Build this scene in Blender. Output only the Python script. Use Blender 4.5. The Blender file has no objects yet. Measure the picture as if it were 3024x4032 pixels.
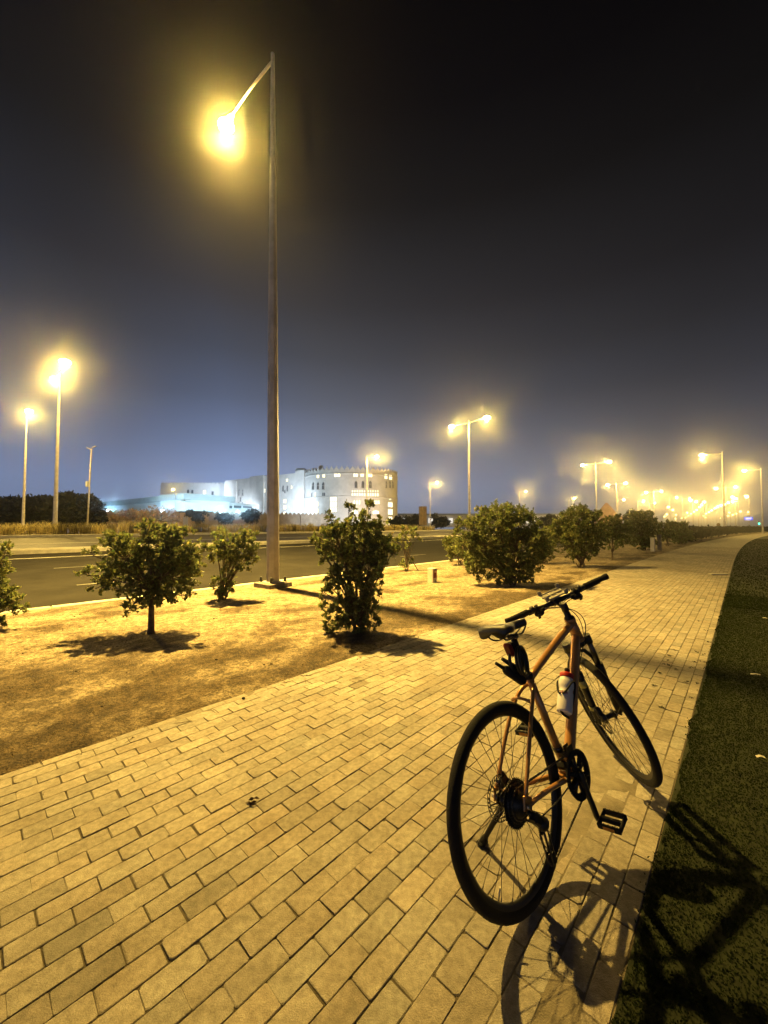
import bpy, math, random
import numpy as np
from mathutils import Matrix, Vector

# ------------------------------------------------------------------ camera
S = bpy.context.scene
C = S.collection
CAM_H = 1.404
FPX, HOR = 1518.0, 2072.0            # focal length and horizon line of the photograph in its own pixels
PITCH = math.atan((HOR - 2016.0) / FPX)
cam = bpy.data.cameras.new("camera")
cam.sensor_fit = 'VERTICAL'
cam.sensor_height = 36.0
cam.lens = 36.0 * FPX / 4032.0
cam.clip_start, cam.clip_end = 0.05, 6000
camo = bpy.data.objects.new("camera", cam)
camo.location = (0, 0, CAM_H)
camo.rotation_euler = (math.pi / 2 + PITCH, 0, 0)
C.objects.link(camo)
S.camera = camo

# ------------------------------------------------------------------ sky and exposure
S.view_settings.view_transform = 'Standard'
S.view_settings.look = 'None'
S.view_settings.exposure = 0.12
S.view_settings.gamma = 1.0
S.cycles.volume_bounces = 0
S.cycles.max_bounces = 5
S.cycles.diffuse_bounces = 2
S.cycles.transparent_max_bounces = 8
S.cycles.sample_clamp_indirect = 4.0
S.cycles.use_denoising = True

W_ = bpy.data.worlds.new("World")
S.world = W_
W_.use_nodes = True
nt = W_.node_tree
nt.nodes.clear()


def N(tree, kind, **kw):
    n = tree.nodes.new(kind)
    for k, v in kw.items():
        setattr(n, k, v)
    return n


def ramp(node, stops):
    el = node.color_ramp.elements
    while len(el) > 1:
        el.remove(el[-1])
    el[0].position, el[0].color = stops[0][0], (*stops[0][1], 1)
    for p, c in stops[1:]:
        e = el.new(p)
        e.color = (*c, 1)


wo = N(nt, 'ShaderNodeOutputWorld')
bg = N(nt, 'ShaderNodeBackground')
tc = N(nt, 'ShaderNodeTexCoord')
sx = N(nt, 'ShaderNodeSeparateXYZ')
nt.links.new(tc.outputs['Generated'], sx.inputs[0])
# night sky: glow of the town along the horizon, black overhead (sine of the elevation drives the ramp)
rA = N(nt, 'ShaderNodeValToRGB')
rA.color_ramp.interpolation = 'LINEAR'
ramp(rA, [(0.0, (.31, .36, .50)), (0.10, (.27, .32, .47)), (0.20, (.172, .200, .288)), (0.30, (.098, .109, .148)), (0.40, (.058, .061, .077)),
          (0.50, (.033, .033, .040)), (0.58, (.022, .022, .026)), (0.65, (.012, .0115, .013)), (0.75, (.005, .0046, .006)), (0.87, (.0015, .0014, .002)),
          (1.0, (.0008, .0008, .001))])
nt.links.new(sx.outputs['Z'], rA.inputs[0])
# cooler towards the floodlit buildings (left), warmer towards the lamp-lined road (right)
azm = N(nt, 'ShaderNodeMapRange')
azm.inputs['From Min'].default_value, azm.inputs['From Max'].default_value = -0.55, 0.75
nt.links.new(sx.outputs['X'], azm.inputs['Value'])
rB = N(nt, 'ShaderNodeValToRGB')
ramp(rB, [(0.0, (.62, .68, .78)), (0.14, (.88, 1.0, 1.20)), (0.30, (1.0, 1.0, .99)), (0.55, (.78, .74, .70)), (0.87, (.36, .34, .32)), (1.0, (.28, .26, .25))])
nt.links.new(azm.outputs[0], rB.inputs[0])
mx = N(nt, 'ShaderNodeMix', data_type='RGBA', blend_type='MULTIPLY')
mx.inputs['Factor'].default_value = 1.0
nt.links.new(rA.outputs[0], mx.inputs['A'])
nt.links.new(rB.outputs[0], mx.inputs['B'])
nt.links.new(mx.outputs['Result'], bg.inputs['Color'])
bg.inputs['Strength'].default_value = 1.0
nt.links.new(bg.outputs[0], wo.inputs[0])

SODIUM = (1.0, .645, .135)
COOL = (.42, .76, 1.0)
random.seed(7)
RNG = np.random.default_rng(11)

# ------------------------------------------------------------------ frames of reference
AZ = math.atan((2925 - 1512) / FPX)
AV = np.array([math.sin(AZ), math.cos(AZ)])     # along the path
BV = np.array([-math.cos(AZ), math.sin(AZ)])    # to the left of the path


def bend(s):
    s = np.asarray(s, float)
    q = np.clip(s - 18.0, 0, 130.0)
    return -(q * q) / 1350.0 - np.clip(s - 148.0, 0, None) * (2 * 130.0 / 1350.0)


def P2(s, t):
    tt = np.asarray(t, float) + bend(s)
    s = np.asarray(s, float)
    return np.stack([s * AV[0] + tt * BV[0], s * AV[1] + tt * BV[1]], -1)


def P3(s, t, z=0.0):
    p = P2(s, t)
    return (float(p[0]), float(p[1]), float(z))


def zg(t):
    """height of the land across the road: it rises gently from the near kerb"""
    t = np.asarray(t, float)
    z = np.where(t < 8.86, 0.0, -0.12 + .0335 * (t - 8.85))
    z = np.where(t > 33, .80, z)
    return np.where(t > 46, 1.25, z)


def ray(x, y):
    c, s = math.cos(PITCH), math.sin(PITCH)
    a, b = (x - 1512) / FPX, (2016 - y) / FPX
    return np.array([a, c - b * s, s + b * c])


def G(x, y, z=0.0):
    d = ray(x, y)
    k = (z - CAM_H) / d[2]
    return np.array([d[0] * k, d[1] * k, z])


def WD(x, y, dist):
    """point on the sight line at a forward distance"""
    d = ray(x, y)
    k = dist / d[1]
    return np.array([d[0] * k, d[1] * k, CAM_H + d[2] * k])


# ------------------------------------------------------------------ mesh helpers
def nrm(v):
    v = np.asarray(v, float)
    l = np.linalg.norm(v)
    return v / l if l > 1e-12 else v


def frame_of(d):
    d = nrm(d)
    a = np.array([0, 0, 1.0]) if abs(d[2]) < .9 else np.array([1.0, 0, 0])
    x = nrm(np.cross(a, d))
    return x, np.cross(d, x), d


class MB:
    def __init__(self):
        self.v, self.f, self.sm = [], [], []
        self.n = 0

    def add(self, v, f, smooth=False):
        v = np.asarray(v, float).reshape(-1, 3)
        self.v.append(v)
        o = self.n
        self.f.extend([tuple(int(i) + o for i in q) for q in f])
        self.sm.extend([smooth] * len(f))
        self.n += len(v)
        return self

    def box(self, c, size, R=None, bev=0.0):
        sx_, sy_, sz_ = [k / 2 for k in size]
        if bev <= 0:
            v = np.array([(x, y, z) for x in (-sx_, sx_) for y in (-sy_, sy_) for z in (-sz_, sz_)])
            f = [(0, 1, 3, 2), (4, 6, 7, 5), (0, 4, 5, 1), (2, 3, 7, 6), (0, 2, 6, 4), (1, 5, 7, 3)]
        else:
            b = min(bev, .45 * min(size))
            v, idx = [], {}
            for X in (-1, 1):
                for Y in (-1, 1):
                    for Z in (-1, 1):
                        for ax in range(3):
                            q = [X * (sx_ - b), Y * (sy_ - b), Z * (sz_ - b)]
                            q[ax] = (X, Y, Z)[ax] * (sx_, sy_, sz_)[ax]
                            idx[(X, Y, Z, ax)] = len(v)
                            v.append(q)
            v = np.array(v)
            f = []
            for ax in range(3):
                o1, o2 = [a for a in range(3) if a != ax]
                for s_ in (-1, 1):
                    q = []
                    for p, r in ((-1, -1), (1, -1), (1, 1), (-1, 1)):
                        k = [0, 0, 0]
                        k[ax], k[o1], k[o2] = s_, p, r
                        q.append(idx[(*k, ax)])
                    f.append(tuple(q))
                for p in (-1, 1):
                    for r in (-1, 1):
                        k1, k2 = [0, 0, 0], [0, 0, 0]
                        k1[o1] = k2[o1] = p
                        k1[o2] = k2[o2] = r
                        k1[ax], k2[ax] = -1, 1
                        f.append((idx[(*k1, o1)], idx[(*k2, o1)], idx[(*k2, o2)], idx[(*k1, o2)]))
            for X in (-1, 1):
                for Y in (-1, 1):
                    for Z in (-1, 1):
                        f.append((idx[(X, Y, Z, 0)], idx[(X, Y, Z, 1)], idx[(X, Y, Z, 2)]))
            # consistent winding
            g = []
            for q in f:
                p = v[list(q)]
                nn = np.cross(p[1] - p[0], p[2] - p[0])
                g.append(q if nn @ p.mean(0) > 0 else tuple(reversed(q)))
            f = g
        if R is not None:
            v = v @ np.asarray(R).T
        return self.add(v + np.asarray(c, float), f)

    def tube(self, pts, r, n=10, cap=True, smooth=True, closed=False, up=None):
        pts = np.asarray(pts, float)
        m = len(pts)
        r = np.full(m, r) if np.isscalar(r) else np.asarray(r, float)
        t = np.zeros_like(pts)
        if closed:
            t = np.roll(pts, -1, 0) - np.roll(pts, 1, 0)
        else:
            t[1:-1] = pts[2:] - pts[:-2]
            t[0], t[-1] = pts[1] - pts[0], pts[-1] - pts[-2]
        x, y, _ = frame_of(t[0])
        if up is not None:
            x = nrm(np.cross(up, t[0]))
        ang = np.arange(n) * 2 * math.pi / n
        V = []
        for i in range(m):
            d = nrm(t[i])
            x = nrm(x - d * (x @ d))
            y = np.cross(d, x)
            V.append(pts[i] + r[i] * (np.cos(ang)[:, None] * x + np.sin(ang)[:, None] * y))
        V = np.vstack(V)
        f = []
        for i in range(m if closed else m - 1):
            j = (i + 1) % m
            for k in range(n):
                l = (k + 1) % n
                f.append((i * n + k, i * n + l, j * n + l, j * n + k))
        self.add(V, f, smooth)
        if cap and not closed:
            o = self.n - len(V)
            self.f.append(tuple(o + k for k in reversed(range(n))))
            self.f.append(tuple(o + (m - 1) * n + k for k in range(n)))
            self.sm += [False, False]
        return self

    def lathe(self, c, axis, prof, n=24, smooth=True, closed=False):
        """prof: (radius, height along axis)"""
        x, y, d = frame_of(axis)
        ang = np.arange(n) * 2 * math.pi / n
        ring = np.cos(ang)[:, None] * x + np.sin(ang)[:, None] * y
        V = np.vstack([np.asarray(c, float) + d * h + ring * r for r, h in prof])
        m = len(prof)
        f = []
        for i in range(m if closed else m - 1):
            j = (i + 1) % m
            for k in range(n):
                l = (k + 1) % n
                f.append((i * n + k, i * n + l, j * n + l, j * n + k))
        self.add(V, f, smooth)
        return self

    def torus(self, c, axis, R, r, n=64, k=14):
        prof = [(R + r * math.cos(a), r * math.sin(a)) for a in np.arange(k) * 2 * math.pi / k]
        return self.lathe(c, axis, prof, n, True, True)

    def ball(self, c, r, n=12, m=8, sc=(1, 1, 1)):
        V, f = [], []
        for i in range(m + 1):
            a = math.pi * i / m
            for k in range(n):
                b = 2 * math.pi * k / n
                V.append((r * sc[0] * math.sin(a) * math.cos(b), r * sc[1] * math.sin(a) * math.sin(b), r * sc[2] * math.cos(a)))
        for i in range(m):
            for k in range(n):
                l = (k + 1) % n
                f.append((i * n + k, (i + 1) * n + k, (i + 1) * n + l, i * n + l))
        return self.add(np.array(V) + np.asarray(c, float), f, True)

    def prism(self, poly, d0, d1, ex, ey, c):
        """polygon in the plane (ex, ey) extruded from d0 to d1 along ex x ey"""
        ex, ey, c = np.asarray(ex, float), np.asarray(ey, float), np.asarray(c, float)
        ez = np.cross(ex, ey)
        n = len(poly)
        a = [c + ex * p[0] + ey * p[1] + ez * d0 for p in poly]
        b = [c + ex * p[0] + ey * p[1] + ez * d1 for p in poly]
        f = [tuple(reversed(range(n))), tuple(range(n, 2 * n))]
        f += [(k, (k + 1) % n, n + (k + 1) % n, n + k) for k in range(n)]
        return self.add(np.array(a + b), f)

    def xf(self, fn):
        self.v = [fn(q) for q in self.v]
        return self

    def mesh(self, name, mat, cols=None):
        me = bpy.data.meshes.new(name)
        V = np.vstack(self.v)
        me.from_pydata(V.tolist(), [], self.f)
        me.polygons.foreach_set('use_smooth', self.sm)
        if cols is not None:
            a = me.color_attributes.new('tint', 'FLOAT_COLOR', 'POINT')
            cc = np.ones((len(V), 4))
            cc[:, :cols.shape[1]] = cols
            a.data.foreach_set('color', cc.ravel())
        me.materials.append(mat)
        me.update()
        return me

    def build(self, name, mat, parent=None, cols=None):
        return link(name, self.mesh(name, mat, cols), parent)


def link(name, data, parent=None):
    o = bpy.data.objects.new(name, data)
    C.objects.link(o)
    if parent is not None:
        o.parent = parent
    return o


def tag(o, label=None, cat=None, group=None, kind=None):
    if label:
        o['label'] = label
    if cat:
        o['category'] = cat
    if group:
        o['group'] = group
    if kind:
        o['kind'] = kind
    return o


def thing(name, label, cat, loc=(0, 0, 0), rz=0.0, group=None):
    o = bpy.data.objects.new(name, None)
    o.empty_display_size = .2
    C.objects.link(o)
    o.location = [float(k) for k in loc]
    o.rotation_euler = (0, 0, rz)
    return tag(o, label, cat, group)


def copy_tree(o, parent=None):
    c = o.copy()
    C.objects.link(c)
    if parent is not None:
        c.parent = parent
    for ch in list(o.children):
        copy_tree(ch, c)
    return c


def rot_z(a):
    c, s = math.cos(a), math.sin(a)
    return np.array([[c, -s, 0], [s, c, 0], [0, 0, 1]])


def ax_rot(k, a):
    k = nrm(k)
    K = np.array([[0, -k[2], k[1]], [k[2], 0, -k[0]], [-k[1], k[0], 0]])
    return np.eye(3) + math.sin(a) * K + (1 - math.cos(a)) * K @ K


def bez(p0, p1, p2, p3, n=14):
    t = np.linspace(0, 1, n)[:, None]
    p0, p1, p2, p3 = [np.asarray(p, float) for p in (p0, p1, p2, p3)]
    return (1 - t) ** 3 * p0 + 3 * (1 - t) ** 2 * t * p1 + 3 * (1 - t) * t * t * p2 + t ** 3 * p3


def vnoise(x, y, seed=0):
    """smooth value noise on arrays"""
    def hsh(i, j):
        h = np.sin(i * 127.1 + j * 311.7 + seed * 74.7) * 43758.5453
        return h - np.floor(h)
    i, j = np.floor(x), np.floor(y)
    fx, fy = x - i, y - j
    fx, fy = fx * fx * (3 - 2 * fx), fy * fy * (3 - 2 * fy)
    a, b, c, d = hsh(i, j), hsh(i + 1, j), hsh(i, j + 1), hsh(i + 1, j + 1)
    return (a * (1 - fx) + b * fx) * (1 - fy) + (c * (1 - fx) + d * fx) * fy


def fbm(x, y, seed=0, o=4):
    r, a, w = 0, .5, 0
    for k in range(o):
        r = r + a * vnoise(x * 2 ** k, y * 2 ** k, seed + k)
        w += a
        a *= .5
    return r / w


# ------------------------------------------------------------------ materials
MATS = {}


def pbr(name, col, rough=.6, metal=0.0, coat=0.0, var=0.0, vscale=8.0, bump=0.0, bscale=40.0, col2=None, spec=.5, tint=False, two=False):
    if name in MATS:
        return MATS[name]
    m = bpy.data.materials.new(name)
    m.use_nodes = True
    t = m.node_tree
    b = t.nodes['Principled BSDF']
    b.inputs['Roughness'].default_value = rough
    b.inputs['Metallic'].default_value = metal
    b.inputs['Coat Weight'].default_value = coat
    b.inputs['Specular IOR Level'].default_value = spec
    L = t.links.new
    geo = N(t, 'ShaderNodeNewGeometry')
    out = None
    if var > 0 or col2:
        nz = N(t, 'ShaderNodeTexNoise')
        nz.inputs['Scale'].default_value = vscale
        nz.inputs['Detail'].default_value = 6
        nz.inputs['Roughness'].default_value = .65
        L(geo.outputs['Position'], nz.inputs['Vector'])
        r = N(t, 'ShaderNodeValToRGB')
        c2 = col2 or tuple(k * (1 - var) for k in col)
        c1 = col if col2 else tuple(min(1, k * (1 + var * .5)) for k in col)
        ramp(r, [(.36, c2), (.64, c1)])
        L(nz.outputs['Fac'], r.inputs[0])
        out = r.outputs[0]
    else:
        q = N(t, 'ShaderNodeRGB')
        q.outputs[0].default_value = (*col, 1)
        out = q.outputs[0]
    if tint:
        at = N(t, 'ShaderNodeVertexColor', layer_name='tint')
        mm = N(t, 'ShaderNodeMix', data_type='RGBA', blend_type='MULTIPLY')
        mm.inputs['Factor'].default_value = 1
        L(out, mm.inputs['A'])
        L(at.outputs['Color'], mm.inputs['B'])
        out = mm.outputs['Result']
    L(out, b.inputs['Base Color'])
    if bump > 0:
        n2 = N(t, 'ShaderNodeTexNoise')
        n2.inputs['Scale'].default_value = bscale
        n2.inputs['Detail'].default_value = 5
        L(geo.outputs['Position'], n2.inputs['Vector'])
        bp = N(t, 'ShaderNodeBump')
        bp.inputs['Strength'].default_value = bump
        bp.inputs['Distance'].default_value = .02
        L(n2.outputs['Fac'], bp.inputs['Height'])
        L(bp.outputs[0], b.inputs['Normal'])
    MATS[name] = m
    return m


def emit(name, col, strength):
    m = bpy.data.materials.new(name)
    m.use_nodes = True
    b = m.node_tree.nodes['Principled BSDF']
    b.inputs['Base Color'].default_value = (*[k * .3 for k in col], 1)
    b.inputs['Emission Color'].default_value = (*col, 1)
    b.inputs['Emission Strength'].default_value = strength
    m.cycles.emission_sampling = 'NONE'
    return m


M_paver = pbr('paver_concrete', (.36, .325, .28), .85, var=.26, vscale=38, bump=.35, bscale=220, tint=True)
M_joint = pbr('joint_sand', (.100, .080, .055), .95, col2=(.06, .048, .033), vscale=14, bump=.4, bscale=200, tint=True)
M_pathfar = pbr('far_paving', (.33, .30, .255), .85, var=.30, vscale=3.0, bump=.3, bscale=60)
M_sand = pbr('verge_sand', (.50, .41, .29), .95, col2=(.29, .225, .15), vscale=1.1, bump=1.0, bscale=70, tint=True)
M_dry = pbr('dry_grass', (.23, .175, .085), .9, tint=True)
M_lawnsoil = pbr('lawn_soil', (.015, .021, .005), .95, var=.4, vscale=12)
M_lawn = pbr('lawn_grass', (.023, .034, .008), .75, var=.2, vscale=2.2, tint=True, spec=.2)
M_asph = pbr('asphalt', (.021, .0195, .0175), .95, var=.35, vscale=.8, bump=.3, bscale=90, spec=.12)
M_asph2 = pbr('pale_asphalt', (.040, .037, .033), .6, var=.25, vscale=.5, bump=.3, bscale=90)
M_line = pbr('road_paint', (.62, .60, .54), .7, var=.25, vscale=3)
M_kerb = pbr('kerb_concrete', (.58, .55, .47), .85, var=.22, vscale=4, bump=.3, bscale=60)
M_land = pbr('dry_land', (.30, .25, .17), .95, col2=(.20, .165, .11), vscale=.2, bump=.5, bscale=2)
M_leaf = pbr('shrub_leaf', (.200, .222, .092), .42, col2=(.125, .145, .058), vscale=5, tint=True, spec=.35)
def translucent(m, k):
    """thin leaves and blades let part of the light through"""
    t = m.node_tree
    b = t.nodes['Principled BSDF']
    tr = N(t, 'ShaderNodeBsdfTranslucent')
    t.links.new(b.inputs['Base Color'].links[0].from_socket, tr.inputs['Color'])
    ms = N(t, 'ShaderNodeMixShader')
    ms.inputs[0].default_value = k
    t.links.new(b.outputs[0], ms.inputs[1])
    t.links.new(tr.outputs[0], ms.inputs[2])
    t.links.new(ms.outputs[0], t.nodes['Material Output'].inputs['Surface'])


translucent(M_leaf, .42)
M_bark = pbr('shrub_bark', (.13, .10, .065), .9, var=.4, vscale=20, bump=.6, bscale=60)
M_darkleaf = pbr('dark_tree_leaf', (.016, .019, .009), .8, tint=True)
M_goldgrass = pbr('tall_dry_grass', (.62, .53, .25), .85, tint=True)
M_bare = pbr('bare_branches', (.36, .26, .15), .9, tint=True)
translucent(M_lawn, .5)
translucent(M_dry, .4)
translucent(M_goldgrass, .45)
M_pole = pbr('galvanised_pole', (.50, .47, .42), .42, metal=.25, var=.25, vscale=3)
M_lampbody = pbr('lamp_housing', (.30, .29, .27), .5, metal=.4)
M_foot = pbr('footing_concrete', (.22, .20, .17), .9, var=.35, vscale=18, bump=.6, bscale=60)
M_boltcap = pbr('black_bolt_cap', (.012, .012, .012), .5)
M_lens = emit('sodium_lens', (1.0, .74, .30), 40.0)
M_lensfar = emit('sodium_lens_far', (1.0, .72, .25), 14.0)
M_coollens = emit('floodlight_lens', (.66, .88, 1.0), 30.0)

# building
M_stone = pbr('pale_limestone', (.52, .50, .465), .85, var=.16, vscale=.35)
M_white = pbr('white_render', (.50, .51, .51), .8, var=.08, vscale=.4)
M_greyroof = pbr('grey_parapet', (.33, .35, .35), .8, var=.12, vscale=.4)
M_wallstone = pbr('boundary_wall_stone', (.33, .27, .20), .9, var=.3, vscale=.7)
M_darkwin = pbr('dark_window', (.035, .042, .055), .45, spec=.4)
M_litwin = emit('lit_window', (1.0, .90, .58), 2.2)
M_frame = pbr('window_frame', (.40, .38, .35), .7)

# bicycle
M_orange = pbr('orange_frame_paint', (.54, .27, .088), .30, metal=.30, coat=.6, var=.12, vscale=30)
M_rubber = pbr('tyre_rubber', (.012, .0115, .011), .75, bump=.5, bscale=260, spec=.3)
M_black = pbr('black_alloy', (.010, .010, .010), .38, spec=.5)
M_matte = pbr('matte_black', (.012, .012, .012), .7, spec=.3)
M_steel = pbr('steel', (.42, .40, .37), .30, metal=1.0)
M_dsteel = pbr('dark_steel', (.10, .095, .09), .35, metal=1.0)
M_chain = pbr('chain_steel', (.12, .105, .085), .4, metal=.9)
M_saddle = pbr('saddle_cover', (.015, .0145, .014), .33, spec=.6, bump=.15, bscale=300)
M_red = pbr('red_plastic', (.48, .022, .012), .4)
M_redlens = pbr('red_lens', (.16, .012, .008), .3)
M_bottle = pbr('white_bottle', (.78, .76, .72), .4)
M_redink = pbr('red_ink', (.30, .02, .02), .5)
M_refl = pbr('reflector_sticker', (.42, .40, .12), .4)
M_amber = pbr('amber_reflector', (.55, .22, .03), .3)
M_silver = pbr('silver_plastic', (.40, .37, .32), .4, metal=.3, var=.3, vscale=60)
M_cable = pbr('cable_housing', (.010, .010, .010), .5)

# ------------------------------------------------------------------ ground
SA = np.concatenate([np.arange(-40, -2, 2.0), np.arange(-2, 20, .5), np.arange(20, 60, 2.0), np.arange(60, 160, 5.0), [200, 300, 450, 700, 1100, 1800, 2600]])


def strip(name, ts, mat, zfun, ss=SA, kind='structure', tintfn=None):
    ts = np.asarray(ts, float)
    gs, gt = np.meshgrid(ss, ts, indexing='ij')
    p = P2(gs.ravel(), gt.ravel())
    z = zfun(gs.ravel(), gt.ravel())
    v = np.column_stack([p, z])
    ns, nt_ = len(ss), len(ts)
    idx = np.arange(ns * nt_).reshape(ns, nt_)
    f = np.stack([idx[:-1, :-1].ravel(), idx[1:, :-1].ravel(), idx[1:, 1:].ravel(), idx[:-1, 1:].ravel()], 1)
    b = MB().add(v, f, True)
    cols = None
    if tintfn is not None:
        k = tintfn(gs.ravel(), gt.ravel())
        cols = np.asarray(k)
    o = b.build(name, mat, None, cols)
    tag(o, kind=kind)
    return o


def const(z):
    return lambda s, t: np.full(len(s), z, float)


T_R, T_L = 0.31, 3.10            # edges of the paved path
# lawn soil with a slightly wavy edge over the paving
strip('lawn', np.array([-900, -300, -100, -40, -15, -8, -4, -2, -1, -.4, 0, .2, .305]), M_lawnsoil, const(.006))


# verge
def verge_ss():
    return np.concatenate([np.arange(-6, 14, .07), np.arange(14, 40, .5), SA[SA >= 40]])


def verge_z(s, t):
    n = fbm(s * 4.5, t * 4.5, 3, 5) - .5
    m = fbm(s * .9, t * .9, 9, 3) - .5
    e = np.clip((t - 3.12) / .25, 0, 1) * np.clip((8.72 - t) / .3, 0, 1)
    return -.006 + np.clip((t - 3.085) / .06, 0, 1) * .012 + e * (n * .030 + m * .035 + .008)


def verge_tint(s, t):
    n = fbm(s * 1.3 + 5, t * 2.2, 21, 6)
    f = fbm(s * 12, t * 16, 4, 4)
    edge = np.clip((5.2 - t) / 1.9, 0, 1)
    near = np.clip((4.5 - s) / 5.0, 0, 1) * np.clip((5.6 - t) / 2.0, 0, 1)  # brown dead grass near the camera, with lamp falloff also painted into the tint
    d = np.clip((n - .53 + .17 * edge + .20 * near) * 5.0, 0, 1) * (.45 + .95 * f)
    d = np.clip(d, 0, .95)
    return np.stack([1 - d * .74, 1 - d * .79, 1 - d * .86], 1)


vt = M_sand.node_tree
vb = vt.nodes['Principled BSDF']
vg = [k for k in vt.nodes if k.bl_idname == 'ShaderNodeNewGeometry'][0]
src_ = vb.inputs['Base Color'].links[0].from_socket
for sc_, lo_, f0, f1 in ((9.0, .50, .42, .58), (40.0, .38, .40, .56), (170.0, .50, .38, .58)):
    q = N(vt, 'ShaderNodeTexNoise')
    q.inputs['Scale'].default_value = sc_
    q.inputs['Detail'].default_value = 5
    q.inputs['Roughness'].default_value = .7
    vt.links.new(vg.outputs['Position'], q.inputs['Vector'])
    r_ = N(vt, 'ShaderNodeValToRGB')
    ramp(r_, [(f0, (lo_, lo_ * .96, lo_ * .9)), (f1, (1.08, 1.08, 1.08))])
    vt.links.new(q.outputs['Fac'], r_.inputs[0])
    m_ = N(vt, 'ShaderNodeMix', data_type='RGBA', blend_type='MULTIPLY')
    m_.inputs['Factor'].default_value = 1
    vt.links.new(src_, m_.inputs['A'])
    vt.links.new(r_.outputs[0], m_.inputs['B'])
    src_ = m_.outputs['Result']
vt.links.new(src_, vb.inputs['Base Color'])
strip('verge_ground', np.concatenate([[3.085], np.linspace(3.12, 8.70, 80)]), M_sand, verge_z, verge_ss(), tintfn=verge_tint)

# kerb between verge and road
kb = MB()
for s0 in np.arange(-30, 60, 1.0):
    p0, p1 = P2(s0 + .006, 8.78), P2(s0 + .994, 8.78)
    mid, d = (p0 + p1) / 2, p1 - p0
    R = rot_z(math.atan2(d[1], d[0]))
    kb.box((*mid, -.055), (np.linalg.norm(d), .15, .15), R, .012)
tag(kb.build('near_kerb', M_kerb), kind='structure')


def road_z(off=0.0):
    return lambda s, t: zg(np.maximum(t, 8.87)) + off


strip('road', [8.86, 12, 16, 20, 21.0], M_asph, road_z())
strip('far_road', [22.5, 25, 28, 31, 32.9], M_asph2, road_z())


def line_strip(name, t0, t1, s0, s1, step=2.0):
    return strip(name, [t0, t1], M_line, road_z(.006), np.arange(s0, s1, step))


line_strip('edge_line', 19.05, 19.20, -40, 150)
line_strip('far_edge_line', 26.95, 27.12, -40, 150)
db = MB()
for t0 in (11.75, 15.5):
    for s0 in np.arange(-22.2, 120, 12.0):
        q = [(s0, t0), (s0 + 2, t0), (s0 + 2, t0 + .12), (s0, t0 + .12)]
        db.add([P3(a, b, float(zg(b)) + .006) for a, b in q], [(0, 1, 2, 3)])
tag(db.build('lane_dashes', pbr('worn_paint', (.13, .125, .11), .8, var=.5, vscale=6)), kind='structure')


def kerb_run(name, t0, t1, zt, zb, s0=-40, s1=160):
    ss = np.concatenate([np.arange(s0, 60, 2.0), np.arange(60, s1, 6.0)])
    b = MB()
    pr = [(t0, zb), (t0, zt - .02), (t0 + .02, zt), (t1 - .02, zt), (t1, zt - .02), (t1, zb)]
    V = []
    for s_ in ss:
        for t_, z_ in pr:
            V.append(P3(s_, t_, z_))
    n = len(pr)
    f = [(i * n + k, (i + 1) * n + k, (i + 1) * n + k + 1, i * n + k + 1) for i in range(len(ss) - 1) for k in range(n - 1)]
    b.add(V, f)
    return tag(b.build(name, M_kerb), kind='structure')


kerb_run('median_kerb', 20.98, 22.52, .46, .2)
kerb_run('far_kerb', 32.88, 33.15, .86, .6)
strip('grass_bed', [33.14, 34.6, 36.2], M_land, const(.83))
strip('other_carriageway', [36.2, 41, 46], M_asph2, const(.80))
strip('open_land', [46, 60, 90, 150, 300, 700, 1500, 2600], M_land, const(1.25))

# path: sand bed with dust film, then individual pavers
def dust(s, t):
    n = fbm(s * 2.1 + 3, t * 2.6, 31, 4)
    c = np.exp(-((s - 2.45) / 1.15) ** 2 - ((t - .66) / .36) ** 2)
    c2 = np.exp(-((s - 1.15) / .55) ** 2 - ((t - .45) / .22) ** 2)
    e = np.exp(-((t - 3.06) / .09) ** 2) * .7
    return np.clip((np.maximum(c, c2 * .8) * 1.25 + e) * (.45 + 1.1 * n) - .22, 0, 1)


def bed_z(s, t):
    n = fbm(s * 9, t * 9, 5, 3) - .5
    return -.0048 + n * .002 + dust(s, t) * .0065


def bed_tint(s, t):
    d = dust(s, t)
    k = 1 + d * 2.4
    return np.stack([k, k * (1 + .10 * d), k * (1 + .30 * d)], 1)


strip('paving_bed', np.linspace(T_R - .004, T_L + .004, 90), M_joint, bed_z, np.arange(-1.8, 9, .035), tintfn=bed_tint)
strip('paving_bed_far', [T_R - .004, T_L + .004], M_joint, const(-.0045), np.concatenate([np.arange(8.95, 34.2, 1.0), [34.2]]))
strip('far_path', [T_R, 1.2, 2.2, T_L], M_pathfar, const(.0), np.concatenate([np.arange(34, 60, 2.0), SA[SA >= 60]]))

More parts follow.
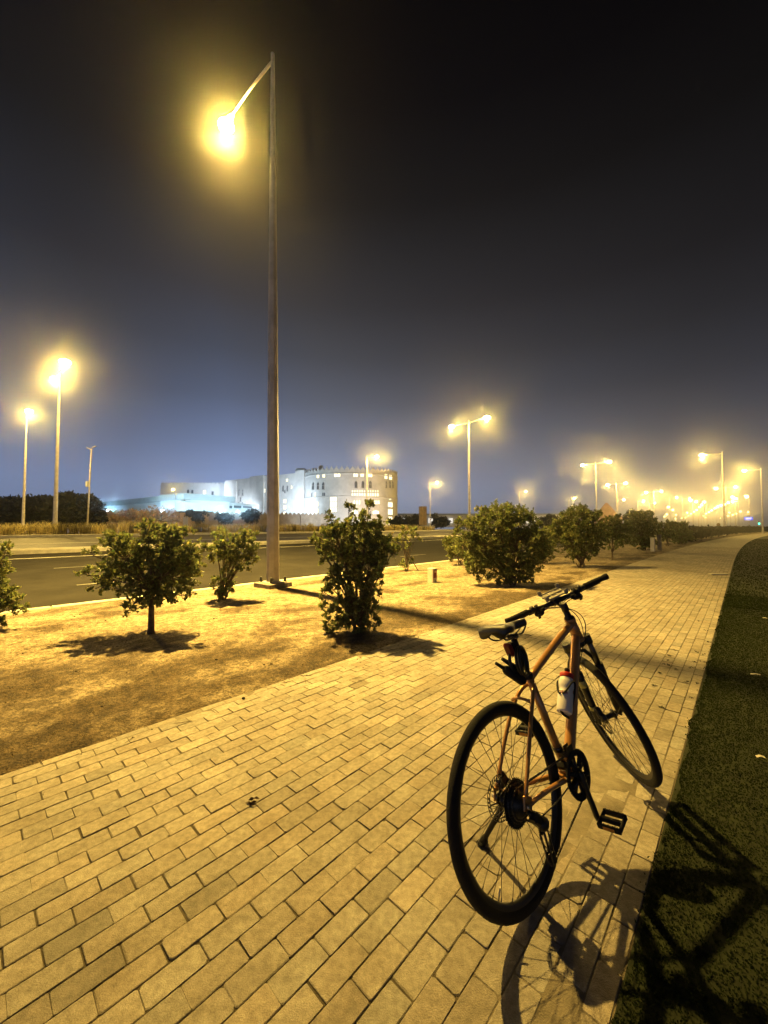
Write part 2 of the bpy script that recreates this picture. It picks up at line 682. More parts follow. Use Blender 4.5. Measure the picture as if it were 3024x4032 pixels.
RW, RL = .0915, .183
rows = [T_R] + [1.571 + k * RW for k in range(-13, 17)] + [T_L]
pv, pf, pc = [], [], []
cnt = 0
for i in range(len(rows) - 1):
    t0, t1 = rows[i], rows[i + 1]
    off = .293 if i % 2 == 0 else .293 + RL / 2
    if i == len(rows) - 2 or i == 0:
        off += .04
    smax = 34.0
    k0 = math.ceil((-1.7 - off) / RL)
    k1 = math.floor((smax - off) / RL)
    for k in range(k0, k1):
        s0 = off + k * RL + random.gauss(0, .0016)
        s1 = s0 + RL + random.gauss(0, .0012)
        g = .0013 + random.random() * .0009
        a0, a1, b0, b1 = s0 + g, s1 - g, t0 + g, t1 - g
        zt = random.gauss(0, .0010)
        if s0 > 14:
            zt *= .5
        tx, ty = random.gauss(0, .0045), random.gauss(0, .009)
        cs, ct = (a0 + a1) / 2, (b0 + b1) / 2
        ch = .003 + random.random() * .003 + (.006 if random.random() < .12 else 0)
        base = len(pv)
        for lev, inset, dz in ((0, .0022, 0.0), (1, 0.0, -.0022), (2, 0.0, -.02)):
            x0, x1, y0, y1 = a0 + inset, a1 - inset, b0 + inset, b1 - inset
            oct_ = [(x0 + ch, y0), (x1 - ch, y0), (x1, y0 + ch), (x1, y1 - ch), (x1 - ch, y1), (x0 + ch, y1), (x0, y1 - ch), (x0, y0 + ch)]
            for (x, y) in oct_:
                jx, jy = (random.gauss(0, .0009), random.gauss(0, .0009)) if s0 < 6 else (0, 0)
                pv.append((x + jx, y + jy, zt + dz + tx * (x - cs) + ty * (y - ct)))
        pf.append(tuple(range(base, base + 8)))
        for l in (0, 1):
            for q in range(8):
                r_ = (q + 1) % 8
                pf.append((base + (l + 1) * 8 + q, base + (l + 1) * 8 + r_, base + l * 8 + r_, base + l * 8 + q))
        v = 1.0 + random.gauss(0, .08)
        if random.random() < .08:
            v *= .82
        w = random.gauss(0, .02)
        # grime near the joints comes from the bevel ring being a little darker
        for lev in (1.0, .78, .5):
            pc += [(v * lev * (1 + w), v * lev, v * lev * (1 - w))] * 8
pv = np.array(pv)
xy = P2(pv[:, 0], pv[:, 1])
# a film of dust hides the pattern under the bicycle
dd = dust(pv[:, 0], pv[:, 1])
b = MB().add(np.column_stack([xy, pv[:, 2]]), pf)
o = b.build('paved_path', M_paver, None, np.array(pc))
tag(o, kind='structure')


# worn patches, stains and speckle on the pavers
_t = M_paver.node_tree
_b = _t.nodes['Principled BSDF']
_g = [k for k in _t.nodes if k.bl_idname == 'ShaderNodeNewGeometry'][0]
_s = _b.inputs['Base Color'].links[0].from_socket
for sc_, lo_, hi_, f0, f1 in ((1.1, .80, 1.08, .36, .62), (6.5, .84, 1.06, .36, .6), (420.0, .70, 1.10, .34, .58)):
    q = N(_t, 'ShaderNodeTexNoise')
    q.inputs['Scale'].default_value = sc_
    q.inputs['Detail'].default_value = 5
    q.inputs['Roughness'].default_value = .7
    _t.links.new(_g.outputs['Position'], q.inputs['Vector'])
    r_ = N(_t, 'ShaderNodeValToRGB')
    ramp(r_, [(f0, (lo_, lo_ * .98, lo_ * .95)), (f1, (hi_, hi_, hi_))])
    _t.links.new(q.outputs['Fac'], r_.inputs[0])
    m_ = N(_t, 'ShaderNodeMix', data_type='RGBA', blend_type='MULTIPLY')
    m_.inputs['Factor'].default_value = 1
    _t.links.new(_s, m_.inputs['A'])
    _t.links.new(r_.outputs[0], m_.inputs['B'])
    _s = m_.outputs['Result']
_t.links.new(_s, _b.inputs['Base Color'])


# ------------------------------------------------------------------ blades (grass of several sorts)
def blades(name, s, t, z, h, w, mat, lean=.5, tint=None, kind='stuff', curl=.3, world=None):
    n = len(s)
    p = P2(s, t) if world is None else world
    a = RNG.random(n) * 2 * math.pi
    l = lean * (RNG.random(n) ** .7) * h
    dx, dy = np.cos(a) * l, np.sin(a) * l
    b_ = RNG.random(n) * math.pi * 2
    wx, wy = np.cos(b_) * w / 2, np.sin(b_) * w / 2
    V = np.empty((n, 5, 3))
    V[:, 0] = np.column_stack([p[:, 0] - wx, p[:, 1] - wy, z])
    V[:, 1] = np.column_stack([p[:, 0] + wx, p[:, 1] + wy, z])
    mxx, myy = p[:, 0] + dx * .35, p[:, 1] + dy * .35
    V[:, 2] = np.column_stack([mxx - wx * .8, myy - wy * .8, z + h * .6])
    V[:, 3] = np.column_stack([mxx + wx * .8, myy + wy * .8, z + h * .6])
    V[:, 4] = np.column_stack([p[:, 0] + dx, p[:, 1] + dy, z + h * (1 - curl * lean * .5)])
    i = np.arange(n)[:, None] * 5
    q = np.hstack([i, i + 1, i + 3, i + 2])
    tr = np.hstack([i + 2, i + 3, i + 4])
    me = bpy.data.meshes.new(name)
    me.from_pydata(V.reshape(-1, 3).tolist(), [], q.tolist() + tr.tolist())
    cc = np.ones((n, 5, 4))
    if tint is None:
        tint = .75 + .5 * RNG.random(n)
    tint = np.asarray(tint)
    cc[:, :, :3] = tint[:, None, None] if tint.ndim == 1 else tint[:, None, :]
    at = me.color_attributes.new('tint', 'FLOAT_COLOR', 'POINT')
    at.data.foreach_set('color', cc.ravel())
    me.materials.append(mat)
    return tag(link(name, me), kind=kind)


# clipped turf beside the path: dense near the camera, thinning out with distance
n = 210000
s = RNG.random(n) ** 1.35 * 11 - .3
t = T_R - .02 - RNG.random(n) ** 1.3 * (1.1 + .16 * s)
t += (fbm(s * 6, s * 0, 51, 3) - .40) * .07 + np.where(RNG.random(n) < .05, .03 * RNG.random(n), 0)
blades('lawn_grass', s, t, np.full(n, .004), .006 + .008 * RNG.random(n), .0028 + .002 * RNG.random(n) + .0006 * s, M_lawn, 1.0,
       tint=(.75 + .5 * fbm(s * 3, t * 3, 8)) * (.88 + .24 * RNG.random(n)))
n = 45000
s = 9 + RNG.random(n) ** 1.5 * 50
t = T_R - .03 - RNG.random(n) ** 1.2 * (2 + .22 * s)
blades('lawn_grass', s, t, np.full(n, .004), .018 + .010 * RNG.random(n), .012 + .0006 * s, M_lawn, 1.0,
       tint=(.8 + .5 * fbm(s * 2, t * 2, 8)) * (.75 + .5 * RNG.random(n)))

# dead stubble over the sandy verge, in patches
n = 190000
s = RNG.random(n) * 19 - 3
t = 3.14 + RNG.random(n) * 5.4
den = np.clip((fbm(s * 1.3 + 5, t * 2.2, 21, 5) - .44 + .14 * np.clip((5.2 - t) / 1.9, 0, 1)) * 4.5, 0.02, 1)
k = RNG.random(n) < den
s, t = s[k], t[k]
n = len(s)
blades('dry_stubble', s, t, verge_z(s, t) - .004, .006 + .020 * RNG.random(n) ** 2, .0025 + .003 * RNG.random(n), M_dry, 1.6, tint=.25 + 1.0 * RNG.random(n))

# crumbs of gravel, dry twigs and bits of leaf lying about the verge and drifting onto the paving
mb = MB()
rr = np.random.default_rng(91)
for k in range(900):
    s_ = rr.random() * 11 - 1.0
    t_ = 3.0 + rr.random() ** 1.3 * 5.5 if k > 130 else 3.10 - abs(rr.normal(0, .22))
    x, y = P2(s_, t_)
    z = .002 if t_ < 3.1 else float(verge_z(np.array([s_]), np.array([t_]))[0])
    if k % 4 == 0:
        l = .02 + .05 * rr.random()
        a = rr.random() * 6.28
        d = np.array([math.cos(a), math.sin(a), rr.normal(0, .12)]) * l
        c = np.array([x, y, z + .004])
        mb.tube([c - d, c + np.array([rr.normal(0, .2) * l, rr.normal(0, .2) * l, .003]), c + d], [.0016, .0022, .001], 4, cap=False)
    else:
        r_ = (.003 + .009 * rr.random() ** 3) * (.6 if t_ < 3.1 else 1)
        mb.ball((x, y, z + r_ * .4), r_, 6, 4, (1 + .5 * rr.random(), 1, .7))
tag(mb.build('ground_litter', pbr('litter_bits', (.16, .12, .075), .9, col2=(.05, .038, .024), vscale=3)), kind='stuff')

# tall dry grasses in the far bed
n = 16000
ss_ = -16 + RNG.random(n) * 62
tuft = np.round(ss_ / .55) * .55 + RNG.normal(0, .13, n)
tt_ = 33.35 + np.abs(RNG.normal(0, .8, n)) + .4 * np.sin(tuft * 3)
tt_ = np.clip(tt_, 33.3, 36.0)
hh = (.45 + .55 * RNG.random(n)) * (.65 + .6 * vnoise(tuft * .9, tuft * 0, 4))
blades('tall_dry_grass', tuft, tt_, np.full(n, .83), hh, .025 + .02 * RNG.random(n), M_goldgrass, .55,
       tint=(.35 + .9 * RNG.random(n)) * np.where(vnoise(tuft * 1.7, tuft * 0, 14) > .62, .38, 1.0))


# ------------------------------------------------------------------ shrubs
def leaf_cloud(twigs, leaf, seed, flat=.5):
    """twigs: list of (base, tip, n). returns MB and per-vertex tints; leaves sit whorled round the outer half of each twig"""
    r = np.random.default_rng(seed)
    P, D, A = [], [], []
    for p0, p1, n in twigs:
        d = p1 - p0
        u = .25 + .8 * r.random(n) ** .7
        P.append(p0 + d * u[:, None] + r.normal(0, leaf * .25, (n, 3)))
        out = r.normal(0, 1, (n, 3)) + nrm(d) * .9 + np.array([0, 0, .35])
        D.append(out / np.linalg.norm(out, axis=1)[:, None])
    P, D = np.vstack(P), np.vstack(D)
    n = len(P)
    L = leaf * (.65 + .6 * r.random(n))
    side = np.cross(D, r.normal(0, 1, (n, 3)))
    side /= np.linalg.norm(side, axis=1)[:, None]
    nor = np.cross(side, D)
    w = L * (.24 + .10 * r.random(n))
    V = np.empty((n, 6, 3))
    V[:, 0] = P
    V[:, 1] = P + D * (L * .38)[:, None] + side * w[:, None] + nor * (L * .07)[:, None]
    V[:, 2] = P + D * (L * .75)[:, None] + side * (w * .75)[:, None] + nor * (L * .05)[:, None]
    V[:, 3] = P + D * L[:, None] - nor * (L * .10)[:, None]
    V[:, 4] = P + D * (L * .75)[:, None] - side * (w * .75)[:, None] + nor * (L * .05)[:, None]
    V[:, 5] = P + D * (L * .38)[:, None] - side * w[:, None] + nor * (L * .07)[:, None]
    i = np.arange(n)[:, None] * 6
    f = np.vstack([np.hstack([i, i + 1, i + 2, i + 3]), np.hstack([i, i + 3, i + 4, i + 5])])
    tint = (.6 + .75 * r.random(n))
    tint = np.where(r.random(n) < .07, tint * 1.9, tint)
    tc_ = np.repeat(np.stack([tint * (1 + .12 * r.normal(0, 1, n)), tint, tint * .9], 1), 6, 0)
    return MB().add(V.reshape(-1, 3), f), np.clip(tc_, .1, 3)


def shrub(name, label, cat, base, lobes, leaf=.05, dens=1.0, stems=5, seed=1, group=None, trunk_r=.03, trunk_top=None, mat=M_leaf, npl=22, depth=None, bark=M_bark):
    """lobes: (photo x, photo y, radius in photo px); each becomes a ball of leafy twigs at the shrub's own distance"""
    r = np.random.default_rng(seed)
    base = np.asarray(base, float)
    dist = base[1]
    root = thing(name, label, cat, base, 0, group)
    twigs, br = [], MB()
    ctr = []
    for q in lobes:
        lx, ly, lr = q[:3]
        rad = lr / FPX * dist
        c = WD(lx, ly, dist) + np.array([0, r.normal(0, .25) * rad if len(q) < 4 else q[3], 0])
        c = c - base
        ctr.append((c, rad))
        m = max(4, int(dens * 34 * (rad / .25) ** 2 * (.05 / leaf)))
        for _ in range(m):
            d = nrm(r.normal(0, 1, 3) + np.array([0, 0, .25]))
            k = r.random() ** .45
            p0 = c + d * rad * k * .55
            tip = c + d * rad * (.35 + .75 * k) + np.array([0, 0, .10 * rad])
            if np.linalg.norm(tip - p0) < leaf * 1.3:
                tip = p0 + nrm(tip - p0 + np.array([0, 0, .01])) * leaf * 1.6
            twigs.append((p0, tip, npl))
    cmid = np.mean([c for c, _ in ctr], 0)
    ttop = np.array([0, 0, trunk_top]) if trunk_top is not None else np.array([0, 0, .12])
    for k in range(max(1, stems if trunk_top is None else 1)):
        a = 2 * math.pi * k / max(1, stems)
        if trunk_top is not None:
            pts = bez((0, 0, -.03), (.01, 0, trunk_top * .4), (-.01, .01, trunk_top * .7), ttop, 8)
            rr = np.linspace(trunk_r * 1.35, trunk_r * .8, 8)
            rr[0] *= 1.25
            br.tube(pts, rr, 9)
        else:
            o_ = np.array([math.cos(a), math.sin(a), 0]) * trunk_r * 1.6
            br.tube([o_ * .6 + np.array([0, 0, -.03]), o_ * 1.2 + ttop * .6, o_ * 2 + ttop * 1.4], [trunk_r * .55, trunk_r * .45, trunk_r * .35], 6)
    for c, rad in ctr:
        st = ttop * (.8 + .2 * r.random()) + r.normal(0, trunk_r * .5, 3) * np.array([1, 1, 0])
        mid = st * .5 + c * .5 + np.array([0, 0, .15 * abs(c[2] - st[2])]) * (1 if c[2] > st[2] else -.3)
        pts = bez(st, st * .7 + mid * .3 + np.array([0, 0, .03]), mid, c, 7)
        br.tube(pts, np.linspace(trunk_r * .55, trunk_r * .14, 7), 6)
    for p0, p1, _ in twigs[::2]:
        c, rad = min(ctr, key=lambda q: np.linalg.norm(q[0] - p0))
        br.tube([c + (p0 - c) * .3, p0, p1], [.006 * (1 + dist * .03), .005, .0025], 4, cap=False)
    br.build('branches' if trunk_top is None else 'trunk', bark, root)
    cb, tint = leaf_cloud(twigs, leaf, seed + 5)
    cb.build('crown', mat, root, tint)
    return root


GS = 'shrubs planted on the sandy verge'
sh = lambda *a, **k: shrub(*a, group=GS, **k)
sh('small_tree', 'small round-crowned tree on a single straight trunk left of the lamp post', 'tree', G(593, 2500),
   [(600, 2165, 95), (500, 2200, 85), (690, 2200, 85), (425, 2270, 55), (540, 2280, 100), (660, 2280, 95), (760, 2215, 52), (578, 2095, 42), (668, 2110, 36),
    (470, 2120, 38), (425, 2140, 26), (352, 2182, 20), (350, 2262, 26), (395, 2310, 34), (720, 2345, 30), (508, 2392, 24), (530, 2375, 20), (690, 2362, 24), (735, 2100, 22), (800, 2170, 24), (600, 2340, 60)],
   leaf=.044, seed=3, trunk_r=.032, trunk_top=.62, dens=1.5)
sh('leafy_shrub', 'thin two-tiered shrub by the kerb just left of the tall lamp post', 'shrub', G(879, 2363),
   [(900, 2150, 55), (960, 2140, 45), (860, 2180, 40), (985, 2190, 35), (905, 2215, 50), (950, 2215, 40), (845, 2125, 22), (880, 2105, 20), (940, 2100, 16), (985, 2110, 15), (1000, 2160, 18),
    (850, 2300, 26), (885, 2320, 32), (910, 2285, 22), (870, 2345, 22), (905, 2260, 18)],
   leaf=.055, seed=8, trunk_r=.03, dens=1.1)
sh('leafy_shrub', 'tall upright shrub at the edge of the paving, wide above and narrow below', 'shrub', G(1412, 2490),
   [(1390, 2060, 40), (1372, 2015, 24), (1440, 2050, 38), (1452, 2005, 22), (1310, 2075, 34), (1300, 2045, 20), (1255, 2105, 26), (1236, 2128, 20), (1330, 2150, 78), (1430, 2150, 85), (1510, 2160, 55), (1500, 2060, 24), (1480, 2100, 40),
    (1545, 2180, 30), (1275, 2190, 36), (1360, 2230, 80), (1450, 2240, 75), (1310, 2270, 36), (1500, 2235, 34), (1380, 2310, 62), (1450, 2320, 56), (1300, 2310, 26), (1278, 2330, 20), (1360, 2390, 58), (1440, 2400, 56),
    (1295, 2390, 24), (1320, 2420, 24), (1400, 2450, 60), (1460, 2440, 34), (1350, 2460, 34), (1295, 2465, 18), (1312, 2480, 20)],
   leaf=.047, seed=5, trunk_r=.035, dens=1.4)
sh('staked_sapling', 'sparse young sapling tied to a slanting stake beside the road kerb', 'sapling', G(1601, 2248),
   [(1590, 2110, 22), (1620, 2100, 24), (1575, 2125, 16), (1640, 2120, 18), (1600, 2140, 24), (1625, 2085, 12), (1585, 2088, 10), (1600, 2222, 22), (1590, 2235, 16), (1612, 2212, 16)],
   leaf=.06, seed=12, trunk_r=.025, dens=.55)
st = MB()
st.tube([WD(1603, 2170, 12.1) - G(1601, 2248), G(1646, 2244) - G(1601, 2248) + np.array([0, 0, -.02])], .014, 6)
tree_ = [o for o in C.objects if o.name.startswith('staked_sapling')][0]
st.build('stake', M_bark, tree_)
sh('leafy_shrub', 'largest round dense bush beside the paving, behind the handlebar', 'bush', G(2018, 2307),
   [(1960, 2080, 90), (1860, 2090, 55), (2060, 2080, 75), (2110, 2120, 60), (1900, 2030, 34), (1985, 2030, 45), (1940, 2012, 20), (2010, 2005, 16), (2045, 2020, 26), (2090, 2052, 24), (1830, 2150, 50), (1920, 2160, 85), (2030, 2170, 90), (2120, 2180, 45),
    (1880, 2220, 50), (1960, 2240, 60), (2050, 2240, 60), (2100, 2230, 38), (1900, 2270, 24), (1985, 2280, 36), (2050, 2275, 30), (2145, 2165, 20), (1815, 2062, 20), (1800, 2100, 18)],
   leaf=.054, seed=21, trunk_r=.04, dens=1.1)
sh('leafy_shrub', 'low bush by the kerb, half hidden behind the left side of the largest bush', 'bush', G(1812, 2228),
   [(1790, 2150, 40), (1820, 2160, 40), (1760, 2135, 22), (1850, 2140, 30), (1785, 2185, 26), (1830, 2195, 24)], leaf=.065, seed=31, trunk_r=.03, dens=.9)
sh('leafy_shrub', 'bush directly behind the largest bush, showing below its left side', 'bush', G(1870, 2260),
   [(1870, 2200, 40), (1850, 2215, 30), (1900, 2190, 40), (1862, 2238, 22)], leaf=.065, seed=33, trunk_r=.03, dens=.9)
sh('leafy_shrub', 'bush peeping out behind the right side of the largest bush', 'bush', G(2141, 2220),
   [(2130, 2130, 45), (2165, 2150, 36), (2120, 2175, 40), (2150, 2190, 30)], leaf=.065, seed=35, trunk_r=.03, dens=.9)
sh('leafy_shrub', 'second round bush along the paving, many-stemmed, after the largest bush', 'bush', G(2287, 2237),
   [(2260, 2060, 60), (2320, 2070, 55), (2220, 2090, 48), (2350, 2110, 40), (2230, 2030, 26), (2290, 2015, 26), (2340, 2030, 24), (2190, 2120, 34), (2250, 2130, 60), (2310, 2140, 55), (2270, 2180, 36), (2320, 2180, 34), (2200, 2060, 22), (2175, 2085, 18)],
   leaf=.07, seed=41, trunk_r=.045, dens=1.0)
sh('small_tree', 'thin-trunked small tree between the second round bush and the white posts', 'tree', G(2411, 2207),
   [(2415, 2070, 42), (2390, 2095, 34), (2445, 2095, 38), (2425, 2045, 22), (2460, 2075, 22), (2410, 2125, 40), (2450, 2130, 28), (2385, 2120, 22)], leaf=.075, seed=43, trunk_r=.03, trunk_top=.35, dens=.8)
sh('leafy_shrub', 'wide dark bush just before the pair of white posts', 'bush', G(2535, 2168),
   [(2500, 2060, 36), (2540, 2055, 40), (2570, 2080, 34), (2480, 2090, 34), (2530, 2100, 46), (2500, 2035, 20), (2550, 2030, 16), (2560, 2125, 32), (2515, 2140, 26), (2545, 2145, 22)], leaf=.09, seed=45, trunk_r=.05, dens=.9)
sh('leafy_shrub', 'small dark bush behind the pair of white posts', 'bush', G(2628, 2150),
   [(2610, 2080, 24), (2635, 2075, 22), (2625, 2105, 28), (2640, 2120, 18)], leaf=.11, seed=46, trunk_r=.05, dens=.8)
sh('leafy_shrub', 'last dark bush before the low hedge begins', 'bush', G(2677, 2142),
   [(2660, 2090, 26), (2690, 2085, 28), (2650, 2068, 14), (2675, 2110, 34), (2700, 2115, 26), (2645, 2115, 22), (2672, 2064, 10), (2690, 2068, 9)], leaf=.12, seed=47, trunk_r=.06, dens=.9)
sh('leafy_shrub', 'dark shrub cut by the left edge of the photo, nearest the camera', 'shrub', G(-75, 2480),
   [(-70, 2180, 60), (0, 2190, 30), (30, 2165, 22), (-60, 2280, 80), (10, 2215, 24), (-30, 2360, 70), (30, 2360, 36), (65, 2365, 22), (20, 2400, 34), (10, 2450, 22), (-60, 2420, 60), (60, 2395, 20)], leaf=.047, seed=51, trunk_r=.035, dens=1.0)

# clipped hedge beside the far path
hb = MB()
n = 5200
hs = 42 + RNG.random(n) ** 1.6 * 110
ht_ = 3.75 + RNG.random(n) * 1.1
hz = .95 * RNG.random(n) ** .6
tw = []
hp = P2(hs, ht_)
for k in range(0, n, 1):
    p0 = np.array([hp[k, 0], hp[k, 1], hz[k] * (1 + .08 * math.sin(hs[k] * 1.3))])
    tw.append((p0, p0 + np.array([0, 0, .22]), 3))
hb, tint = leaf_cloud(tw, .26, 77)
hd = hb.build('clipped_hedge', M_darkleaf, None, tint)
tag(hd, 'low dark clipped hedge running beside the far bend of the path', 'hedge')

# dark unlit trees beyond the grass bed
def bigtree(name, label, lobes, d, seed, leaf=.5, mat=M_darkleaf, zb=1.25, tr=.16, dens=.5, cat='tree', group=None, npl=10, th=1.6):
    if cat == 'tree' and group:
        lobes = [(q[0], q[1] + 11, q[2] * .92) for q in lobes]
    rj = np.random.default_rng(seed * 3)
    if leaf in (.3, .4):
        lobes = [(q[0] + rj.normal(0, 3), q[1] + rj.normal(0, 3), q[2] * .72) for q in lobes] + [(q[0] + rj.normal(0, 11), q[1] - 4 + rj.normal(0, 6), q[2] * .4) for q in lobes for _ in (0, 1)]
    x0 = float(np.mean([q[0] for q in lobes]))
    b0 = WD(x0, 2060, d)
    b0[2] = zb
    return shrub(name, label, cat, b0, lobes, leaf=leaf, dens=dens * (leaf / .05) * .055, seed=seed, trunk_r=tr, trunk_top=th, mat=mat, npl=npl, group=group)


GT = 'unlit trees beyond the dry grass'
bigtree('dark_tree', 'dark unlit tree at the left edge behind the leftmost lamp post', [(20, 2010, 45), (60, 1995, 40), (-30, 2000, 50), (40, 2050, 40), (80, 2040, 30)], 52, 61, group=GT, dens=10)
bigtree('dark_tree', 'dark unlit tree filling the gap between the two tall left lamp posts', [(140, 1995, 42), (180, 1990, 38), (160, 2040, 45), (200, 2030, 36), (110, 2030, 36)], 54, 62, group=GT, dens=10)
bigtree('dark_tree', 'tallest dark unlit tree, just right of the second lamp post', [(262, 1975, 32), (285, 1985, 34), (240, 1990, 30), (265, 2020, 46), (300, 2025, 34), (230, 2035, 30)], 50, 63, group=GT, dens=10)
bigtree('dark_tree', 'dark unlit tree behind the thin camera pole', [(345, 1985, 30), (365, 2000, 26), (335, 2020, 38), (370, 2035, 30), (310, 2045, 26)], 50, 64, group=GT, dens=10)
bigtree('bare_tree', 'bare orange-lit tree in front of the gatehouse', [(640, 2025, 30), (600, 2020, 26), (680, 2030, 24), (560, 2030, 22), (700, 2050, 18), (620, 2045, 26)], 52, 65, leaf=.22, mat=M_bare, tr=.14, dens=2.2, cat='tree', npl=4, th=.9)
bigtree('brown_bush', 'brownish bush in front of the boundary wall, left of the bare tree', [(520, 2030, 26), (480, 2040, 26), (550, 2050, 24), (450, 2050, 22), (505, 2055, 24)], 58, 66, leaf=.3, mat=M_bare, dens=4.5, cat='bush', npl=6, th=.5)
bigtree('wall_tree', 'small dark tree against the orange gatehouse', [(772, 2035, 16), (755, 2028, 12), (782, 2042, 12), (775, 2055, 8)], 62, 67, leaf=.3, dens=6, th=.8)
bigtree('wall_tree', 'round grey-green tree against the boundary wall below the left floodlight', [(885, 2040, 16), (870, 2048, 13), (898, 2050, 13)], 66, 68, leaf=.3, dens=6, th=.8)
bigtree('wall_tree', 'spreading tree against the boundary wall, left of the tall lamp post', [(985, 2030, 18), (965, 2036, 14), (1005, 2035, 15), (985, 2045, 12)], 66, 69, leaf=.3, dens=6, th=.9)
bigtree('street_tree', 'round tree at the foot of the round building, right side', [(1570, 2055, 18), (1555, 2060, 14), (1588, 2060, 12)], 85, 70, leaf=.4, dens=6, th=.8)
bigtree('street_tree', 'round tree left of the brown pylon sign', [(1632, 2052, 18), (1618, 2060, 13), (1645, 2060, 12)], 85, 71, leaf=.4, dens=6, th=.8)
bigtree('street_tree', 'round tree right of the brown pylon sign', [(1735, 2052, 20), (1715, 2058, 15), (1752, 2060, 12)], 85, 72, leaf=.4, dens=6, th=.8)
bigtree('street_tree', 'round pale tree behind the second round bush', [(2165, 2050, 22), (2150, 2060, 16), (2180, 2062, 14)], 85, 73, leaf=.4, dens=6, th=.8)
bigtree('street_tree', 'domed tree rising behind the wide dark bush', [(2500, 2035, 24), (2475, 2045, 18), (2525, 2045, 18)], 80, 74, leaf=.4, dens=6, th=.8)

# ------------------------------------------------------------------ street lamps
lamp_light = bpy.data.lights.new('sodium_lamp', 'POINT')
lamp_light.color = SODIUM
lamp_light.energy = 7500
lamp_light.shadow_soft_size = .30
LAMP_H = 12.25


LENS_R = .22


def luminaire(mb_body, mb_lens, tip, d):
    """cobra head: tip = end of the arm, d = horizontal direction outwards"""
    d = nrm(d)
    side = np.array([-d[1], d[0], 0])
    up = np.array([0, 0, 1.0])
    sec = [(-.05, .05, .05), (.10, .09, .075), (.30, .145, .10), (.55, .15, .085), (.68, .11, .05), (.72, .04, .02)]
    n = 12
    V = []
    for x, w, h in sec:
        for k in range(n):
            a = 2 * math.pi * k / n
            zz = math.sin(a) * h
            if zz < 0:
                zz *= .35
            V.append(tip + d * x + side * math.cos(a) * w + up * (zz + .02))
    m = len(sec)
    f = [(i * n + k, i * n + (k + 1) % n, (i + 1) * n + (k + 1) % n, (i + 1) * n + k) for i in range(m - 1) for k in range(n)]
    f += [tuple(reversed(range(n))), tuple((m - 1) * n + k for k in range(n))]
    mb_body.add(V, f, True)
    mb_lens.ball(tip + d * .40 + up * -.04, LENS_R, 16, 10, (1.0, 1.0, .6))
    return tip + d * .40 + up * -(LENS_R * .6 + .10)


def make_lamp(name, label, loc, rz, arms, group, r0=.15, r1=.055, H=LAMP_H, far=False, L=1.9, light=True):
    """arms: list of +1 / -1, along the local y axis"""
    root = thing(name, label, 'street lamp', loc, rz, group)
    n = 8
    p = MB().tube([(0, 0, 0.0), (0, 0, H * .5), (0, 0, H)], [r0, (r0 + r1) / 2, r1], n, smooth=False)
    p.build('pole', M_pole, root)
    for sgn in arms:
        a = MB()
        tip = np.array([0, sgn * L, H - .28 + .10])
        a.tube(bez((0, sgn * .03, H - .30), (0, sgn * L * .4, H - .27), (0, sgn * L * .7, H - .2), tip, 6), [.045, .043, .04, .036, .033, .03], 8)
        a.build('arm', M_pole, root)
        bod, len_ = MB(), MB()
        lp = luminaire(bod, len_, tip, np.array([0, sgn, 0]))
        bo = bod.build('luminaire', M_lampbody, root)
        len_.build('lens', M_lens, bo)
        if light:
            lo = link('lamp_light', lamp_light, root)
            lo.location = lp
    return root


# the near lamp, standing on its concrete footing beside the kerb
poleb = G(1075, 2312)
arm_dir = np.array([BV[0], BV[1], 0])
# arm reach: where the sight line to the lamp crosses the arm's vertical plane
dr = ray(911, 496)
k_ = (poleb[0] * BV[1] - poleb[1] * BV[0]) / (dr[0] * BV[1] - dr[1] * BV[0])
lampP = np.array([0, 0, CAM_H]) + dr * k_
reach = float((lampP[:2] - poleb[:2]) @ BV)
topP = WD(1074, 212, poleb[1])
armP = WD(1069, 240, poleb[1])
near = thing('street_lamp', 'nearest tall lamp post on a concrete footing, its lamp arm reaching over the road', 'street lamp', poleb, 0, 'street lamps')
Hn = float(topP[2])
lean = np.array([topP[0] - poleb[0], 0, 0])
pm = MB()
pm.tube([(0, 0, .10), lean * .5 + np.array([0, 0, Hn * .5]), lean + np.array([0, 0, Hn])], [.150, .108, .046], 8, smooth=False, up=np.array([.35, 1, 0]))
pm.build('pole', M_pole, near)
fm = MB()
fm.box((0, 0, .045), (.62, .62, .15), rot_z(AZ * -1 + .1), .015)
fm.build('footing', M_foot, near)
fm = MB()
fm.box((0, 0, .125), (.46, .46, .018), rot_z(-AZ + .1), .004)
pl = fm.build('base_plate', M_pole, near)
for q in ((-1, -1), (1, -1), (1, 1), (-1, 1)):
    v = rot_z(-AZ + .1) @ np.array([q[0] * .19, q[1] * .19, .134])
    MB().tube([v, v + np.array([0, 0, .10]), v + np.array([0, 0, .115])], [.032, .030, .020], 10).build('bolt_cap', M_boltcap, near)
ha = float(armP[2])
base_arm = lean * .985 + np.array([0, 0, ha])
tip = lean * .985 + arm_dir * (reach - .38) + np.array([0, 0, float(lampP[2]) + .06])
a = MB().tube([base_arm, base_arm * .5 + tip * .5 + np.array([0, 0, .05]), tip], [.036, .031, .027], 8)
a.build('arm', M_pole, near)
bod, len_ = MB(), MB()
lp = luminaire(bod, len_, tip, arm_dir)
bo = bod.build('luminaire', M_lampbody, near)
len_.build('lens', M_lens, bo)
near_light = lamp_light.copy()
near_light.shadow_soft_size = .10
near_light.energy = 6500
lo = link('lamp_light', near_light, near)
beam = bpy.data.lights.new('sodium_beam', 'SPOT')
beam.color = SODIUM
beam.energy = 62000
beam.spot_size = math.radians(101)
beam.spot_blend = 1.0
beam.shadow_soft_size = .15
bo_ = link('lamp_beam', beam, near)
bo_.location = lp + np.array([0, 0, -.04])
